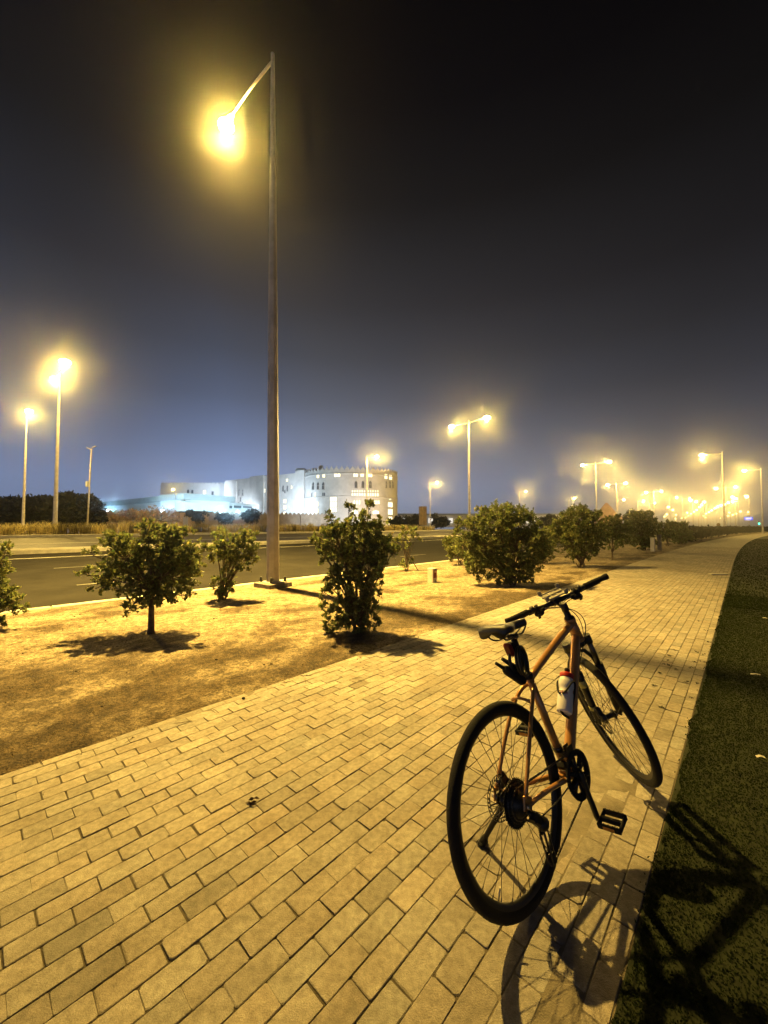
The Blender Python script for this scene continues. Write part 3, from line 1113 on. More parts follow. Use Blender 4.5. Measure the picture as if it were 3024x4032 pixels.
bo_.rotation_euler = Vector((0.12 * AV[0], 0.12 * AV[1], -1)).to_track_quat('-Z', 'Y').to_euler()   # only the beam is tipped along the road, to darken the near left ground
lo.location = lp

LENS_R = .33
RZ = math.atan2(BV[1], BV[0]) - math.pi / 2      # local +y points across the road
proto2 = proto1 = None


def place_lamp(top, double, label, zbase=0.0, rz=RZ, scale=1.0, dist=None, group='street lamps', arm=1):
    global proto1, proto2
    H = LAMP_H * scale
    d = dist
    if d is None:
        dr = ray(*top)
        d = (zbase + H - CAM_H) / dr[2] * dr[1]
    p = WD(top[0], top[1], d)
    loc = (p[0], p[1], p[2] - H)
    src = proto2 if double else proto1
    if src is None:
        src = make_lamp('street_lamp', label, loc, rz, [1, -1] if double else [1], group)
        if double:
            proto2 = src
        else:
            proto1 = src
        o = src
    else:
        o = copy_tree(src)
    o.location = loc
    o.rotation_euler = (0, 0, rz if arm == 1 else rz + math.pi)
    o.scale = (scale,) * 3
    if scale < .8:
        for ch in o.children:
            if ch.type == 'LIGHT':
                ch.data = ch.data.copy()
                ch.data.energy *= .3
    tag(o, label, 'street lamp', group)
    return o


place_lamp((236, 1450), True, 'tall double-armed lamp post standing in the dry grass, second from the left edge', .83, rz=RZ)
place_lamp((106, 1628), False, 'lamp post nearest the left edge, rising behind the dry grass', 1.25, arm=-1)
place_lamp((1845, 1655), True, 'double-armed lamp post in the median behind the largest bush', .45, rz=RZ - .12)
place_lamp((2345, 1820), True, 'double-armed lamp post behind the second round bush', .45, rz=RZ - .2)
place_lamp((2427, 1902), True, 'double-armed lamp post behind the thin-trunked small tree', .45, rz=RZ - .3)
place_lamp((2604 - 30, 1934), True, 'double-armed lamp post behind the wide dark bush', .45, rz=RZ - .35)
place_lamp((2843, 1778), False, 'single-armed lamp post by the low hedge with a dark lower pole', 0.0, rz=RZ - .1)
place_lamp((2995, 1843), False, 'single-armed lamp post at the right edge of the photo', 0.0, rz=RZ - .25)
place_lamp((2857, 1917), True, 'double-armed lamp post seen just behind the hedge-side single lamp', .3, rz=RZ - .4)
place_lamp((1693, 1900), False, 'single lamp post beside the brown pylon sign', 1.25, arm=-1)
place_lamp((2045, 1934), False, 'single lamp post rising behind the largest bush, right half', 1.25, arm=-1)
place_lamp((2239, 1960), False, 'small far lamp post left of the double lamp behind the second bush', 1.25, arm=-1)
place_lamp((1445, 1799), False, 'lamp post shining in front of the round building', .83, arm=-1, scale=.85)
place_lamp((691, 1923), False, 'lamp post in front of the bare tree and gatehouse', 1.25, arm=1, scale=.62)
FAR = [(2445 - 12, 1966), (2511, 1972), (2557, 1980), (2637, 1958), (2688, 1962)]
farl = ['far single lamp low behind the second double lamp', 'far single lamp left of the wide bush lamps, higher one', 'far single lamp left of the wide bush lamps, lower one',
        'far lamp right of the double lamp behind the wide bush', 'far bright lamp farther right above the last dark bush']
for q, l in zip(FAR, farl):
    place_lamp(q, False, l, 1.0, arm=-1)
# strings of lamps along the far bend: only heads can be told apart
FS = [(960, 390), (1010, 400), (1085, 405), (1060, 430), (1040, 450), (1015, 475), (990, 492), (965, 510), (940, 530), (915, 545), (880, 550), (760, 450), (800, 475), (745, 515), (725, 535), (830, 520),
      (825, 555), (930, 500), (1340, 360), (1465, 355), (1370, 375), (1340, 400), (1300, 410), (1265, 425), (1235, 435), (1205, 445), (1180, 460), (1150, 480), (1125, 495), (1100, 510), (1080, 530),
      (1095, 545), (1410, 490), (1370, 510), (1340, 520), (1300, 530), (1265, 540), (1225, 550), (1480, 495), (1310, 500)]
lens_far = MB().ball((0, 0, 12.2), .55, 10, 6, (1, 1, .8)).mesh('lens', M_lensfar)
pole_far = MB().tube([(1.6, .8, 0), (1.6, .8, 12.3)], [.14, .06], 6).tube([(1.6, .8, 12.25), (0, 0, 12.4)], .04, 5).mesh('pole', M_pole)
hood_far = MB().lathe((0, 0, 12.33), (0, 0, 1), [(.36, 0), (.34, .06), (.18, .16), (.0, .18)], 10).mesh('hood', M_lampbody)
far_light = bpy.data.lights.new('far_sodium_lamp', 'POINT')
far_light.color = SODIUM
far_light.energy = 1600
far_light.shadow_soft_size = .25
for i, (x, y) in enumerate(FS):
    fx, fy = 2300 + x / 2.291, 1800 + y / 2.291
    d = min(620.0, 10.9 * FPX / (HOR - fy))
    p = WD(fx, fy, d)
    o = thing('distant_lamp', 'one of the many tiny lamps strung along the far bend of the road', 'street lamp', (p[0], p[1], p[2] - 12.2), 0, 'distant lamps along the bend')
    link('pole', pole_far, o)
    link('lens', lens_far, o)
    link('hood', hood_far, o)
    lo = link('lamp_light', far_light, o)
    lo.location = (0, 0, 11.6)

# thin pole with two dark heads and a box
p = WD(344, 2068, 43)
root = thing('camera_pole', 'thin unlit pole with two small dark heads and a box halfway up', 'pole', (p[0], p[1], .9), 0)
ht = WD(352, 1770, 43)[2] - .9
MB().tube([(0, 0, 0), (.1, 0, ht * .5), (.22, 0, ht)], [.09, .075, .06], 8).build('pole', M_pole, root)
for sg, dz in ((-1, 0.0), (1, .18)):
    MB().box((.22 + sg * .32, 0, ht + .12 + dz), (.5, .16, .10), ax_rot((0, 1, 0), -sg * .35), .03).build('lamp_head', M_lampbody, root)
MB().box((.22, 0, ht + .03), (.18, .14, .16), None, .03).build('bracket', M_pole, root)
zb_ = WD(336, 1906, 43)[2] - .9
MB().box((-.16, 0, zb_), (.26, .22, .62), None, .03).build('equipment_box', M_white, root)
MB().box((.02, 0, .25), (.5, .4, .55), None, .03).build('plinth', M_white, root)

# ------------------------------------------------------------------ buildings beyond the road
def quad_wall(mb, p, q, z0, z1, th):
    """a wall slab between plan points p and q, thickness away from the camera"""
    p, q = np.asarray(p[:2], float), np.asarray(q[:2], float)
    d = nrm(q - p)
    nrm_ = np.array([-d[1], d[0]])
    if nrm_ @ ((p + q) / 2) < 0:
        nrm_ = -nrm_
    a = [(*p, z0), (*q, z0), (*(q + nrm_ * th), z0), (*(p + nrm_ * th), z0)]
    b = [(k[0], k[1], z1) for k in a]
    mb.add(a + b, [(0, 1, 5, 4), (1, 2, 6, 5), (2, 3, 7, 6), (3, 0, 4, 7), (4, 5, 6, 7), (3, 2, 1, 0)])


def facade_pt(p, q, x, ztop_unused=None):
    """point of the facade line p-q under photo column x"""
    dr = ray(x, HOR)
    d = np.asarray(q[:2]) - np.asarray(p[:2])
    A = np.array([[dr[0], -d[0]], [dr[1], -d[1]]])
    k = np.linalg.solve(A, np.asarray(p[:2]))
    return np.asarray(p[:2]) + d * k[1]


bld = thing('round_ended_building', 'large pale stone building with a battlemented round end and arched windows', 'building', (0, 0, 1.2))
ZB = 1.2
OFF = np.array([0, 0, ZB])
w0, w1 = WD(1207, 1858, 122), WD(885, 1890, 146)
z_w = w0[2] - ZB
mb = MB()
quad_wall(mb, w0, w1, 0, z_w, 14)
mb.build('wing_wall', M_stone, bld)
# second bay: slightly projecting block with a raised cornice
for x0, x1, zt, pr, nm in ((1165, 1200, .7, .5, 'stair_bay'), (985, 1040, .4, .5, 'stair_bay'), (895, 930, -.6, .3, 'end_bay')):
    a, c = facade_pt(w0, w1, x1), facade_pt(w0, w1, x0)
    dd_ = nrm(np.array([a[1] - c[1], -(a[0] - c[0])]))
    if dd_ @ a > 0:
        dd_ = -dd_
    mb = MB()
    quad_wall(mb, a + dd_ * pr, c + dd_ * pr, 0, z_w + zt, pr + 1.0)
    mb.build(nm, M_stone, bld)
# the round end
nearp = WD(1372, 1838, 112)
DR = 15.2
dc = np.array([nearp[0], nearp[1]]) + nrm(nearp[:2]) * DR
dc = dc + np.array([1.0, 0])
zd = nearp[2] - ZB - .9
mb = MB()
mb.lathe((dc[0], dc[1], 0), (0, 0, 1), [(DR, 0), (DR, zd), (DR - .5, zd), (DR - .5, zd - 1.0), (.01, zd - 1.0)], 72, smooth=False)
drum = mb.build('round_wall', M_stone, bld)
mb = MB()
mb.lathe((dc[0], dc[1], 0), (0, 0, 1), [(DR + .002, zd * .52), (DR + .18, zd * .525), (DR + .18, zd * .545), (DR + .002, zd * .55)], 72, smooth=False)
mb.lathe((dc[0], dc[1], 0), (0, 0, 1), [(DR + .002, zd * .93), (DR + .22, zd * .935), (DR + .22, zd * .95), (DR + .002, zd * .955)], 72, smooth=False)
mb.build('string_course', M_stone, drum)
mb = MB()
NM = 60
for k in range(NM):
    a = 2 * math.pi * k / NM
    e1 = np.array([-math.sin(a), math.cos(a), 0])
    er = np.array([math.cos(a), math.sin(a), 0])
    w = 2 * math.pi * DR / NM
    poly = [(-w * .48, 0), (w * .48, 0), (w * .3, .55), (w * .12, .8), (0, 1.35), (-w * .12, .8), (-w * .3, .55)]
    mb.prism(poly, -.35, .0, e1, (0, 0, 1), np.array([dc[0], dc[1], zd - .02]) + er * (DR - .02))
mb.build('battlements', M_stone, drum)


def drum_angle(x):
    dr = nrm(ray(x, HOR)[:2])
    b_ = dr @ dc
    disc = b_ * b_ - (dc @ dc - DR * DR)
    k = b_ - math.sqrt(max(disc, 0.0))
    q = dr * k - dc
    return math.atan2(q[1], q[0])


def arch_poly(w, h, pointed=True):
    if not pointed:
        return [(-w / 2, 0), (w / 2, 0), (w / 2, h), (-w / 2, h)]
    r = []
    for k in range(6):
        a = k / 5
        r.append((w / 2 * (1 - a ** 1.6), h * .68 + h * .32 * a))
    return [(-w / 2, 0), (w / 2, 0)] + r + [(-x, y) for x, y in reversed(r[:-1])]


def window(face, x, y0, y1, wpx, lit, pointed, bars=0):
    """face 'drum' or 'wing'; photo column x, rows y0 (top) to y1 (bottom), width in photo px"""
    if face == 'drum':
        a = drum_angle(x)
        er = np.array([math.cos(a), math.sin(a), 0])
        c = np.array([dc[0], dc[1], 0]) + er * DR
    else:
        p = facade_pt(w0, w1, x)
        dW = nrm(w1[:2] - w0[:2])
        er = np.array([dW[1], -dW[0], 0])
        if er[:2] @ p > 0:
            er = -er
        c = np.array([p[0], p[1], 0])
    e1 = np.cross((0, 0, 1), er)
    d = c[1]
    zt, zb = WD(x, y0, d)[2] - ZB, WD(x, y1, d)[2] - ZB
    zb = max(zb, .15)
    vis = abs(e1 @ np.array([1, 0, 0])) + .25
    w = wpx / FPX * d / min(1, vis)
    mb = MB()
    mb.prism(arch_poly(w, zt - zb, pointed), .02, .06, e1, (0, 0, 1), c + np.array([0, 0, zb]) + er * 0)
    o = mb.build('window', M_litwin if lit else M_darkwin, bld)
    fr = MB()
    h = zt - zb
    tk = .10 if w > .9 else .06
    nb = max(1, bars)
    for k in range(0, nb + 1):
        xx = -w / 2 + w * k / nb
        hh_ = h * (1 if not pointed or 0 < k < nb else .7)
        fr.prism([(xx - tk / 2, 0), (xx + tk / 2, 0), (xx + tk / 2, hh_), (xx - tk / 2, hh_)], .055, .12, e1, (0, 0, 1), c + np.array([0, 0, zb]))
    fr.prism([(-w / 2 - .12, -.14), (w / 2 + .12, -.14), (w / 2 + .12, -.01), (-w / 2 - .12, -.01)], .0, .22, e1, (0, 0, 1), c + np.array([0, 0, zb]))
    if h > 2.2:
        fr.prism([(-w / 2, h * .48), (w / 2, h * .48), (w / 2, h * .55), (-w / 2, h * .55)], .055, .115, e1, (0, 0, 1), c + np.array([0, 0, zb]))
    fr.build('frame', M_frame, o)


def X(x):
    return 800 + x / 1.843


def Y(y):
    return 1750 + y / 1.843


for x, y0, y1, w, lit in ((832, 222, 244, 15, 1), (874, 210, 240, 13, 1), (972, 208, 235, 26, 1), (1105, 210, 235, 18, 1), (1152, 212, 234, 14, 1), (1210, 208, 236, 19, 1), (1325, 216, 250, 16, 1), (1358, 222, 256, 16, 1)):
    window('drum', X(x), Y(y0), Y(y1), w, lit, False, 2)
for x in (796, 832, 870, 1108, 1158, 1212, 1328, 1355, 1376):
    window('drum', X(x), Y(262 if x > 1000 else 272), Y(316 if x > 1000 else 326), 11 if x < 1300 else 8, 0, True, 2)
for x in (1083, 1100, 1118, 1136, 1153, 1170, 1197, 1214, 1231, 1249, 1266):
    window('drum', X(x), Y(352), Y(380), 6.5, 1, True)
for x in (1083, 1100, 1118, 1136, 1153, 1170, 1197, 1214, 1231, 1249, 1266):
    window('drum', X(x), Y(334), Y(344), 5, 1, False)
for x in (1097, 1115, 1133, 1247, 1260, 1274):
    window('drum', X(x), Y(405), Y(434), 6, 1, True)
for x in (788, 812, 868, 880):
    window('drum', X(x), Y(348), Y(382), 6, 1 if x == 812 else 0, True)
for x, y0, y1, w in ((825, 418, 450, 18), (825, 466, 498, 18), (945, 375, 412, 28), (945, 416, 452, 28), (945, 458, 490, 28), (1100, 478, 503, 22), (1252, 478, 505, 30), (1356, 385, 404, 12), (1357, 420, 455, 26), (1357, 470, 510, 26), (1357, 525, 590, 22)):
    window('drum', X(x), Y(y0), Y(y1), w, 1, y1 - y0 < 30 or y0 < 380, 3)
for x in (578, 610):
    window('wing', X(x), Y(295), Y(340), 9, 0, True, 2)
for x in (686, 702, 718):
    window('wing', X(x), Y(268), Y(312), 5, 0, False)
for x in (365, 378, 391):
    window('wing', X(x), Y(298), Y(336), 4, 0, False)
for x, y0, y1, w in ((710, 390, 412, 16), (710, 425, 458, 20), (712, 476, 496, 18), (592, 396, 424, 16), (592, 444, 470, 16), (592, 490, 512, 16), (606, 250, 270, 10)):
    window('wing', X(x), Y(y0), Y(y1), w, 1, y0 < 400 and y0 > 300, 2)
for x in (182, 207, 257, 284):
    window('wing', X(x), Y(322), Y(370), 7, 0, True, 2)
for x in (592, 640, 668, 710, 735):
    window('wing', X(x), Y(300 if x not in (592, 710) else 330), Y(322 if x not in (592, 710) else 352), 7, x in (640, 735), False, 2)
for x in (420, 445):
    window('wing', X(x), Y(320), Y(350), 7, x == 445, True, 2)
for x in (182, 207, 257, 284, 320, 345):
    window('wing', X(x), Y(418), Y(438), 8, x in (207, 320), False, 2)
window('wing', X(270), Y(384), Y(415), 9, 0, False, 2)
window('wing', X(385), Y(410), Y(500), 14, 0, True, 2)
# roof plant on the wing
mb = MB()
a = facade_pt(w0, w1, 1195)
mb.box((a[0] - 2, a[1] + 5, z_w + .9), (3.0, 3, 1.8))
a = facade_pt(w0, w1, 1240)
mb.box((a[0] + .5, a[1] + 8, z_w + 1.6), (1.2, 1.2, 2.6))
mb.box((a[0] - 1.5, a[1] + 8, z_w + 1.0), (1.0, 1.2, 2.0))
mb.build('roof_plant', M_greyroof, bld)
# rear wing
b2 = thing('rear_block', 'pale flat-roofed block with a notched parapet behind the low modern building', 'building', (0, 0, 1.2))
q0, q1 = WD(890, 1905, 152), WD(632, 1921, 152)
mb = MB()
quad_wall(mb, q0, q1, 0, q0[2] - ZB, 12)
m1, m2 = facade_pt(q0, q1, 805), facade_pt(q0, q1, 860)
mb.build('wall', M_white, b2)
mb = MB()
for k in range(18):
    f_ = (k + .5) / 18
    c = q0 * (1 - f_) + q1 * f_
    mb.box((c[0], c[1] + .4, q0[2] - ZB + .25), (1.0, .5, .5))
mb.build('battlements', M_white, b2)
for x, y in ((738, 1935), (755, 1936), (803, 1938), (835, 1942)):
    p = facade_pt(q0, q1, x)
    zz = WD(x, y, p[1])[2] - ZB
    MB().box((p[0], p[1] - .03, zz), (.8, .1, 1.4)).build('window', M_litwin if x == 803 else M_darkwin, b2)
# low modern building, floodlit white with grey parapet
lowb = thing('low_modern_building', 'low floodlit white building with a grey parapet and strip windows', 'building', (0, 0, 1.2))
c0, cl, cr = WD(723, 1942, 96), WD(384, 1969, 135), WD(1016, 1976, 118)
c1r = WD(927, 1953, 110)
ztop = c0[2] - ZB
zm = WD(723, 1966, 96)[2] - ZB
mb = MB()
V = [(*c0[:2], zm), (*cl[:2], zm), (*cl[:2], ztop), (*c0[:2], ztop)]
quad_wall(mb, c0, cl, zm, ztop, 14)
quad_wall(mb, c0, c1r, zm, ztop, 10)
mb.build('parapet', M_greyroof, lowb)
mb = MB()
e = np.array([0, .8, 0])
quad_wall(mb, c0 + e, cl + e, 0, zm - .01, 12)
quad_wall(mb, c0 + e, cr + e, 0, zm - .01, 10)
mb.build('wall', M_white, lowb)
mb = MB()
quad_wall(mb, c0 + e * -.8, cr + e * -.8, zm - .75, zm - .5, 2)
mb.build('canopy', M_white, lowb)
for x0, x1 in ((762, 793), (802, 823), (830, 857), (867, 912), (919, 948), (955, 990), (650, 720)):
    fa, fb = (c0 + e, cr + e) if x0 > 730 else (c0 + e, cl + e)
    a, c = facade_pt(fa, fb, x0), facade_pt(fa, fb, x1)
    zz = [WD(x0, y, a[1])[2] - ZB for y in (2000, 1989)]
    mb = MB()
    nn = nrm(np.array([a[1] - c[1], -(a[0] - c[0])]))
    if nn @ a > 0:
        nn = -nn
    quad_wall(mb, a + nn * .12, c + nn * .12, zz[0], zz[1], .05)
    mb.build('window', M_darkwin, lowb)

# boundary wall with merlons
bw = thing('boundary_wall', 'brown stone boundary wall with a row of pointed merlons in front of the buildings', 'wall', (0, 0, 1.2))
wa, wb = WD(395, 2016, 80), WD(1300, 2030, 106)
zt = 3.2
mb = MB()
quad_wall(mb, wa, wb, 0, zt, .4)
mb.build('wall', M_wallstone, bw)
mb = MB()
L_ = np.linalg.norm(wb[:2] - wa[:2])
dW = nrm(np.array([*(wb[:2] - wa[:2]), 0]))
for k in range(int(L_ / 1.1)):
    c = np.array([*wa[:2], zt]) + dW * (k * 1.1 + .5)
    mb.prism([(-.5, 0), (.5, 0), (.32, .3), (0, .62), (-.32, .3)], -.4, 0, dW, (0, 0, 1), c)
mb.build('merlons', M_wallstone, bw)
mb = MB()
for k in range(int(L_ / 6)):
    c = np.array([*wa[:2], zt / 2]) + dW * (k * 6 + 1)
    mb.box(c - np.array([dW[1], -dW[0], 0]) * -.1, (.6, .5, zt), rot_z(math.atan2(dW[1], dW[0])))
mb.build('piers', M_wallstone, bw)
# gatehouse
gp = WD(748, 2070, 66)
gh = thing('gatehouse', 'small orange-lit gatehouse with a dark overhanging roof slab', 'gatehouse', (gp[0], gp[1] + 1.5, 1.2), -.15)
gz = WD(748, 2018, 66)[2] - 1.2
MB().box((0, 0, gz / 2), (3.4, 3.0, gz)).build('wall', pbr('ochre_render', (.50, .36, .19), .9, var=.2, vscale=1), gh)
MB().box((0, 0, gz + .12), (4.0, 3.6, .26), None, .04).build('roof', pbr('dark_fascia', (.10, .075, .05), .8), gh)
MB().box((-.6, -1.53, gz * .36), (.9, .06, gz * .7)).build('door', M_frame, gh)
MB().box((.95, -1.53, gz * .55), (.8, .06, .7)).build('window', M_darkwin, gh)

# floodlights behind the wall, facing the low building and the big facade
cool_light = bpy.data.lights.new('floodlight', 'POINT')
cool_light.color = COOL
cool_light.energy = 5500
cool_light.shadow_soft_size = .3
GF = 'floodlights behind the boundary wall'
for x, y, d, l in ((424, 2013, 92, 'floodlight glowing blue-white at the foot of the dark trees'), (640, 2012, 90, 'floodlight hidden behind the top of the bare tree'),
                   (870, 2014, 94, 'left one of the two round floodlights near the tall lamp post'), (935, 2016, 96, 'right one of the two round floodlights near the tall lamp post')):
    p = WD(x, y, d)
    o = thing('floodlight', l, 'floodlight', (p[0], p[1], 1.2), 0, GF)
    MB().tube([(0, 0, 0), (0, 0, p[2] - 1.5)], .07, 6).build('post', M_pole, o)
    b_ = MB().lathe((0, .15, p[2] - 1.2), (0, 1, 0), [(.0, .22), (.30, .2), (.40, 0.0), (.36, -.1)], 14).build('housing', M_lampbody, o)
    MB().ball((0, -.0, p[2] - 1.2), .34, 14, 8, (1, .45, 1)).build('lens', M_coollens, b_)
    lo = link('lamp_light', cool_light, o)
    lo.location = (0, .9 if d != 94 else .9, p[2] - .9)
for x, d, en, l in ((1100, 108, 40000, 'ground floodlight washing the wing of the big building'), (790, 136, 20000, 'added small floodlight on the roof of the low building, brightening the notched block'), (940, 130, 30000, 'added ground floodlight brightening the far end of the wing'), (1290, 92, 12000, 'ground floodlight washing the round end'), (1480, 98, 12000, 'warm floodlight at the right foot of the round end')):
    p = WD(x, 2040 if d < 133 else 1962, d)  # the roof and far-wing floodlights are added to brighten those walls
    o = thing('ground_floodlight', l, 'floodlight', (p[0], p[1], 1.2 if d < 133 else p[2] - .6), 0, 'ground floodlights before the big building')
    MB().tube([(0, 0, 0), (0, 0, .5)], .06, 6).build('post', M_pole, o)
    MB().box((0, 0, .6), (.5, .3, .3), ax_rot((1, 0, 0), -.5), .04).build('housing', M_lampbody, o)
    ll = bpy.data.lights.new('ground_flood', 'SPOT')
    ll.color = (.70, .84, 1.0) if d != 98 else (1.0, .78, .55)
    ll.energy = en
    ll.spot_size = math.radians(140)
    ll.spot_blend = 1.0
    ll.shadow_soft_size = .3
    lo = link('lamp_light', ll, o)
    lo.location = (0, .3, .9)
    lo.rotation_euler = (math.radians(100), 0, 0)

# long pale depot building on the right horizon, pylon sign, small wind tower
dep = thing('long_depot', 'long low pale building with a dark roof edge along the horizon', 'building', (0, 0, 1.2))
a, c = WD(1575, 2028, 190), WD(2260, 2020, 190)
mb = MB()
quad_wall(mb, a, c, 0, a[2] - 1.2, 20)
mb.build('wall', M_white, dep)
mb = MB()
quad_wall(mb, a - np.array([1, .6, 0]), c + np.array([1, -.6, 0]), a[2] - 1.2, a[2] - .5, 22)
mb.build('roof', M_greyroof, dep)
for k, x in enumerate((1590, 1700, 1770, 2075, 2110, 2135, 2200)):
    p = WD(x, 2050, 189)
    MB().box((p[0], 189.3, p[2] - 1.2), (3.2, .3, 2.4)).build('window', emit('depot_window_%d' % k, (1.0, .95, .85), .9), dep)
p = WD(1665, 2065, 70)
ps = thing('pylon_sign', 'brown upright pylon sign of two joined panels', 'sign', (p[0], p[1], 1.2))
z1 = WD(1665, 1994, 70)[2] - 1.2
M_brown = pbr('brown_cladding', (.20, .14, .08), .8, var=.3, vscale=2)
for sx2 in (-.36, .36):
    MB().box((sx2, 0, z1 * .55), (.68, .35, z1 * .9), None, .03).build('panel', M_brown, ps)
MB().box((0, .05, z1 * .5), (.10, .25, z1), None, .01).build('post', M_pole, ps)
p = WD(2390, 2062, 140)
wt = thing('wind_tower', 'pinkish building with a pyramid roof behind the second round bush', 'building', (p[0], p[1], 1.2))
ap = WD(2388, 1980, 140)[2] - 1.2
M_pink = pbr('pink_render', (.42, .27, .20), .9, var=.2, vscale=.5)
MB().box((0, 0, ap * .22), (7, 7, ap * .44)).build('wall', M_pink, wt)
MB().lathe((0, 0, ap * .44), (0, 0, 1), [(4.6, 0), (.4, ap * .56), (0.01, ap * .56)], 4, smooth=False).build('roof', M_pink, wt)

# road signs far right
p = WD(2948, 2050, 120)
sg = thing('blue_sign', 'small blue illuminated direction sign far off at the right', 'sign', (p[0], p[1], .8), -.4)
zs = WD(2948, 2042, 120)[2] - .8
MB().tube([(0, .1, 0), (0, .1, zs)], .07, 6).build('post', M_pole, sg)
bo = MB().box((0, 0, zs), (2.1, .1, 1.0), None, .03).build('board', emit('blue_sign_face', (.05, .10, .85), 1.3), sg)
MB().box((0, -.056, zs + .18), (1.5, .01, .14)).box((-.1, -.056, zs - .12), (1.2, .01, .14)).build('stripes', emit('sign_text', (.9, .95, 1), 1.5), bo)
p = WD(2986, 2062, 110)
tl = thing('traffic_light', 'traffic light showing green far off at the right edge', 'traffic light', (p[0], p[1], .3))
zs = WD(2986, 2062, 110)[2] - .3
MB().tube([(0, 0, 0), (0, 0, zs + .6)], .06, 6).build('post', M_pole, tl)
bo = MB().box((0, -.1, zs + .2), (.36, .2, 1.1), None, .03).build('housing', M_boltcap, tl)
MB().ball((0, -.22, zs), .24, 12, 8, (1, .5, 1)).build('green_lens', emit('green_signal', (.05, 1.0, .55), 6), bo)
p = WD(2829, 2070, 62)
rs = thing('round_sign', 'small round sign on a short post above the hedge', 'sign', (p[0], p[1], .9))
MB().tube([(0, 0, -.5), (0, 0, .7)], .03, 6).build('post', M_pole, rs)
MB().lathe((0, 0, .72), (0, 1, 0), [(.0, -.03), (.30, -.03), (.30, .03), (0, .03)], 18).build('disc', M_brown, rs)

# ------------------------------------------------------------------ small things on the verge and path
p = G(1702, 2296)
cm = thing('cable_marker', 'short concrete marker post with a red plate, on the sand between the bushes', 'marker post', p, -.75)
d_ = p[1]
mh = (2296 - 2240) / FPX * d_ + .02
MB().box((0, 0, mh / 2 - .02), (.17, .17, mh + .04), None, .012).build('post', M_kerb, cm)
pl = MB().box((.087, 0, mh * .62), (.006, .13, mh * .52), None, .002).build('plate', pbr('red_plate', (.20, .025, .018), .5, var=.3, vscale=20), cm)
MB().box((.0915, 0, mh * .78), (.003, .05, .05)).build('symbol', pbr('plate_symbol', (.55, .40, .36), .6), pl)
for (x, yt, yb, l) in ((2571, 2118, 2172, 'front white concrete post at the edge of the paving'), (2597, 2106, 2168, 'rear grey post of the pair at the edge of the paving')):
    p = G(x, yb)
    hgt = (yb - yt) / FPX * p[1]
    o = thing('concrete_post', l, 'post', p, -AZ, 'pair of posts beside the paving')
    MB().box((0, 0, hgt / 2 - .03), (.19, .19, hgt + .06), None, .025).build('shaft', M_kerb if x < 2590 else M_foot, o)
    MB().box((0, 0, hgt - .02), (.205, .205, .06), None, .02).build('cap', M_kerb if x < 2590 else M_foot, o)
p = G(2828, 2263)
o = MB().box((0, 0, 0), (.50, .13, .03), rot_z(0), .006).build('concrete_slab', pbr('pale_slab', (.62, .58, .48), .8, var=.1, vscale=10))
o.location = (p[0], p[1], .02)
tag(o, 'pale narrow slab lying across the lawn edge of the paving', 'slab')

# weeds in the joints near the lawn, dead leaves, scraps of paper
def weed(mb, c, r, n, rr):
    for k in range(n):
        a = rr.random() * 6.283
        d = np.array([math.cos(a), math.sin(a), 0])
        l = r * (.25 + .8 * rr.random() ** 1.5)
        h = .003 + .012 * rr.random()
        s_ = np.array([-d[1], d[0], 0]) * l * (.07 + .12 * rr.random())
        mb.add([c, c + d * l * .5 + s_ + (0, 0, h), c + d * l + (0, 0, h * .3), c + d * l * .5 - s_ + (0, 0, h)], [(0, 1, 2, 3)])


M_weed = pbr('joint_weed', (.020, .020, .009), .8, var=.3, vscale=50)


def c4(x, y):
    return 2300 + x / 2.291, 2050 + y / 2.291


WE = [(810, 1170), (775, 1222), (760, 1262), (740, 1302), (690, 1382), (628, 1487), (835, 1350), (990, 1278), (966, 1330), (698, 1688), (1033, 908), (1092, 993), (1015, 1190), (1090, 1212), (1068, 1278), (925, 1460), (1120, 1100), (1005, 1470), (965, 1600)]
wl = ['weed sprouting in a paving joint, in the row near the lawn']
for i, q in enumerate(WE):
    c = G(*c4(*q))
    mb = MB()
    rr = np.random.default_rng(i)
    big = .045 if i in (1, 3, 4, 5, 9) else .028
    for q_ in range(3):
        weed(mb, np.array([*rr.normal(0, .010, 2), .001]), big * .75, 9, rr)
    o = mb.build('joint_weed', M_weed)
    o.location = c
    tag(o, 'small dark weed growing in a paving joint near the lawn edge', 'weed', 'weeds in the paving joints')
for i, (x, y, r_, l) in enumerate(((2303, 3084, .035, 'dark weed tuft on the dusty paving under the front wheel'), (2345, 2310, .03, 'dark scrap lying on the paving beyond the handlebar'))):
    mb = MB()
    weed(mb, np.array([0, 0, .001]), r_, 12, np.random.default_rng(40 + i))
    o = mb.build('dark_tuft', M_weed)
    o.location = G(x, y)
    tag(o, l, 'weed')
c = G(2545, 3125)
mb = MB()
weed(mb, np.array([0, 0, .001]), .03, 10, np.random.default_rng(45))
# crumpled dead leaf on the pavers
mb = MB()
rr = np.random.default_rng(5)
for k in range(9):
    q = rr.normal(0, .011, 3) * np.array([1, 1, .5]) + np.array([0, 0, .010])
    R = ax_rot(rr.normal(0, 1, 3), rr.random() * 3)
    v = np.array([(-.016, 0, 0), (0, .009, .004), (.017, 0, 0), (0, -.009, .005)]) @ R.T + q
    v[:, 2] = np.maximum(v[:, 2], .001)
    mb.add(v, [(0, 1, 2, 3)])
o = mb.build('dead_leaf', pbr('dead_leaf', (.06, .035, .018), .8))
o.location = G(995, 3166)
tag(o, 'crumpled dark dead leaf lying alone on the pavers', 'leaf')
o = MB().ball((0, 0, .010), .012, 8, 6, (1.2, .8, .9)).build('dark_pebble', pbr('dark_pebble', (.03, .025, .02), .8))
o.location = G(959, 2754)
tag(o, 'dark pebble on the pavers near the sandy edge', 'pebble')
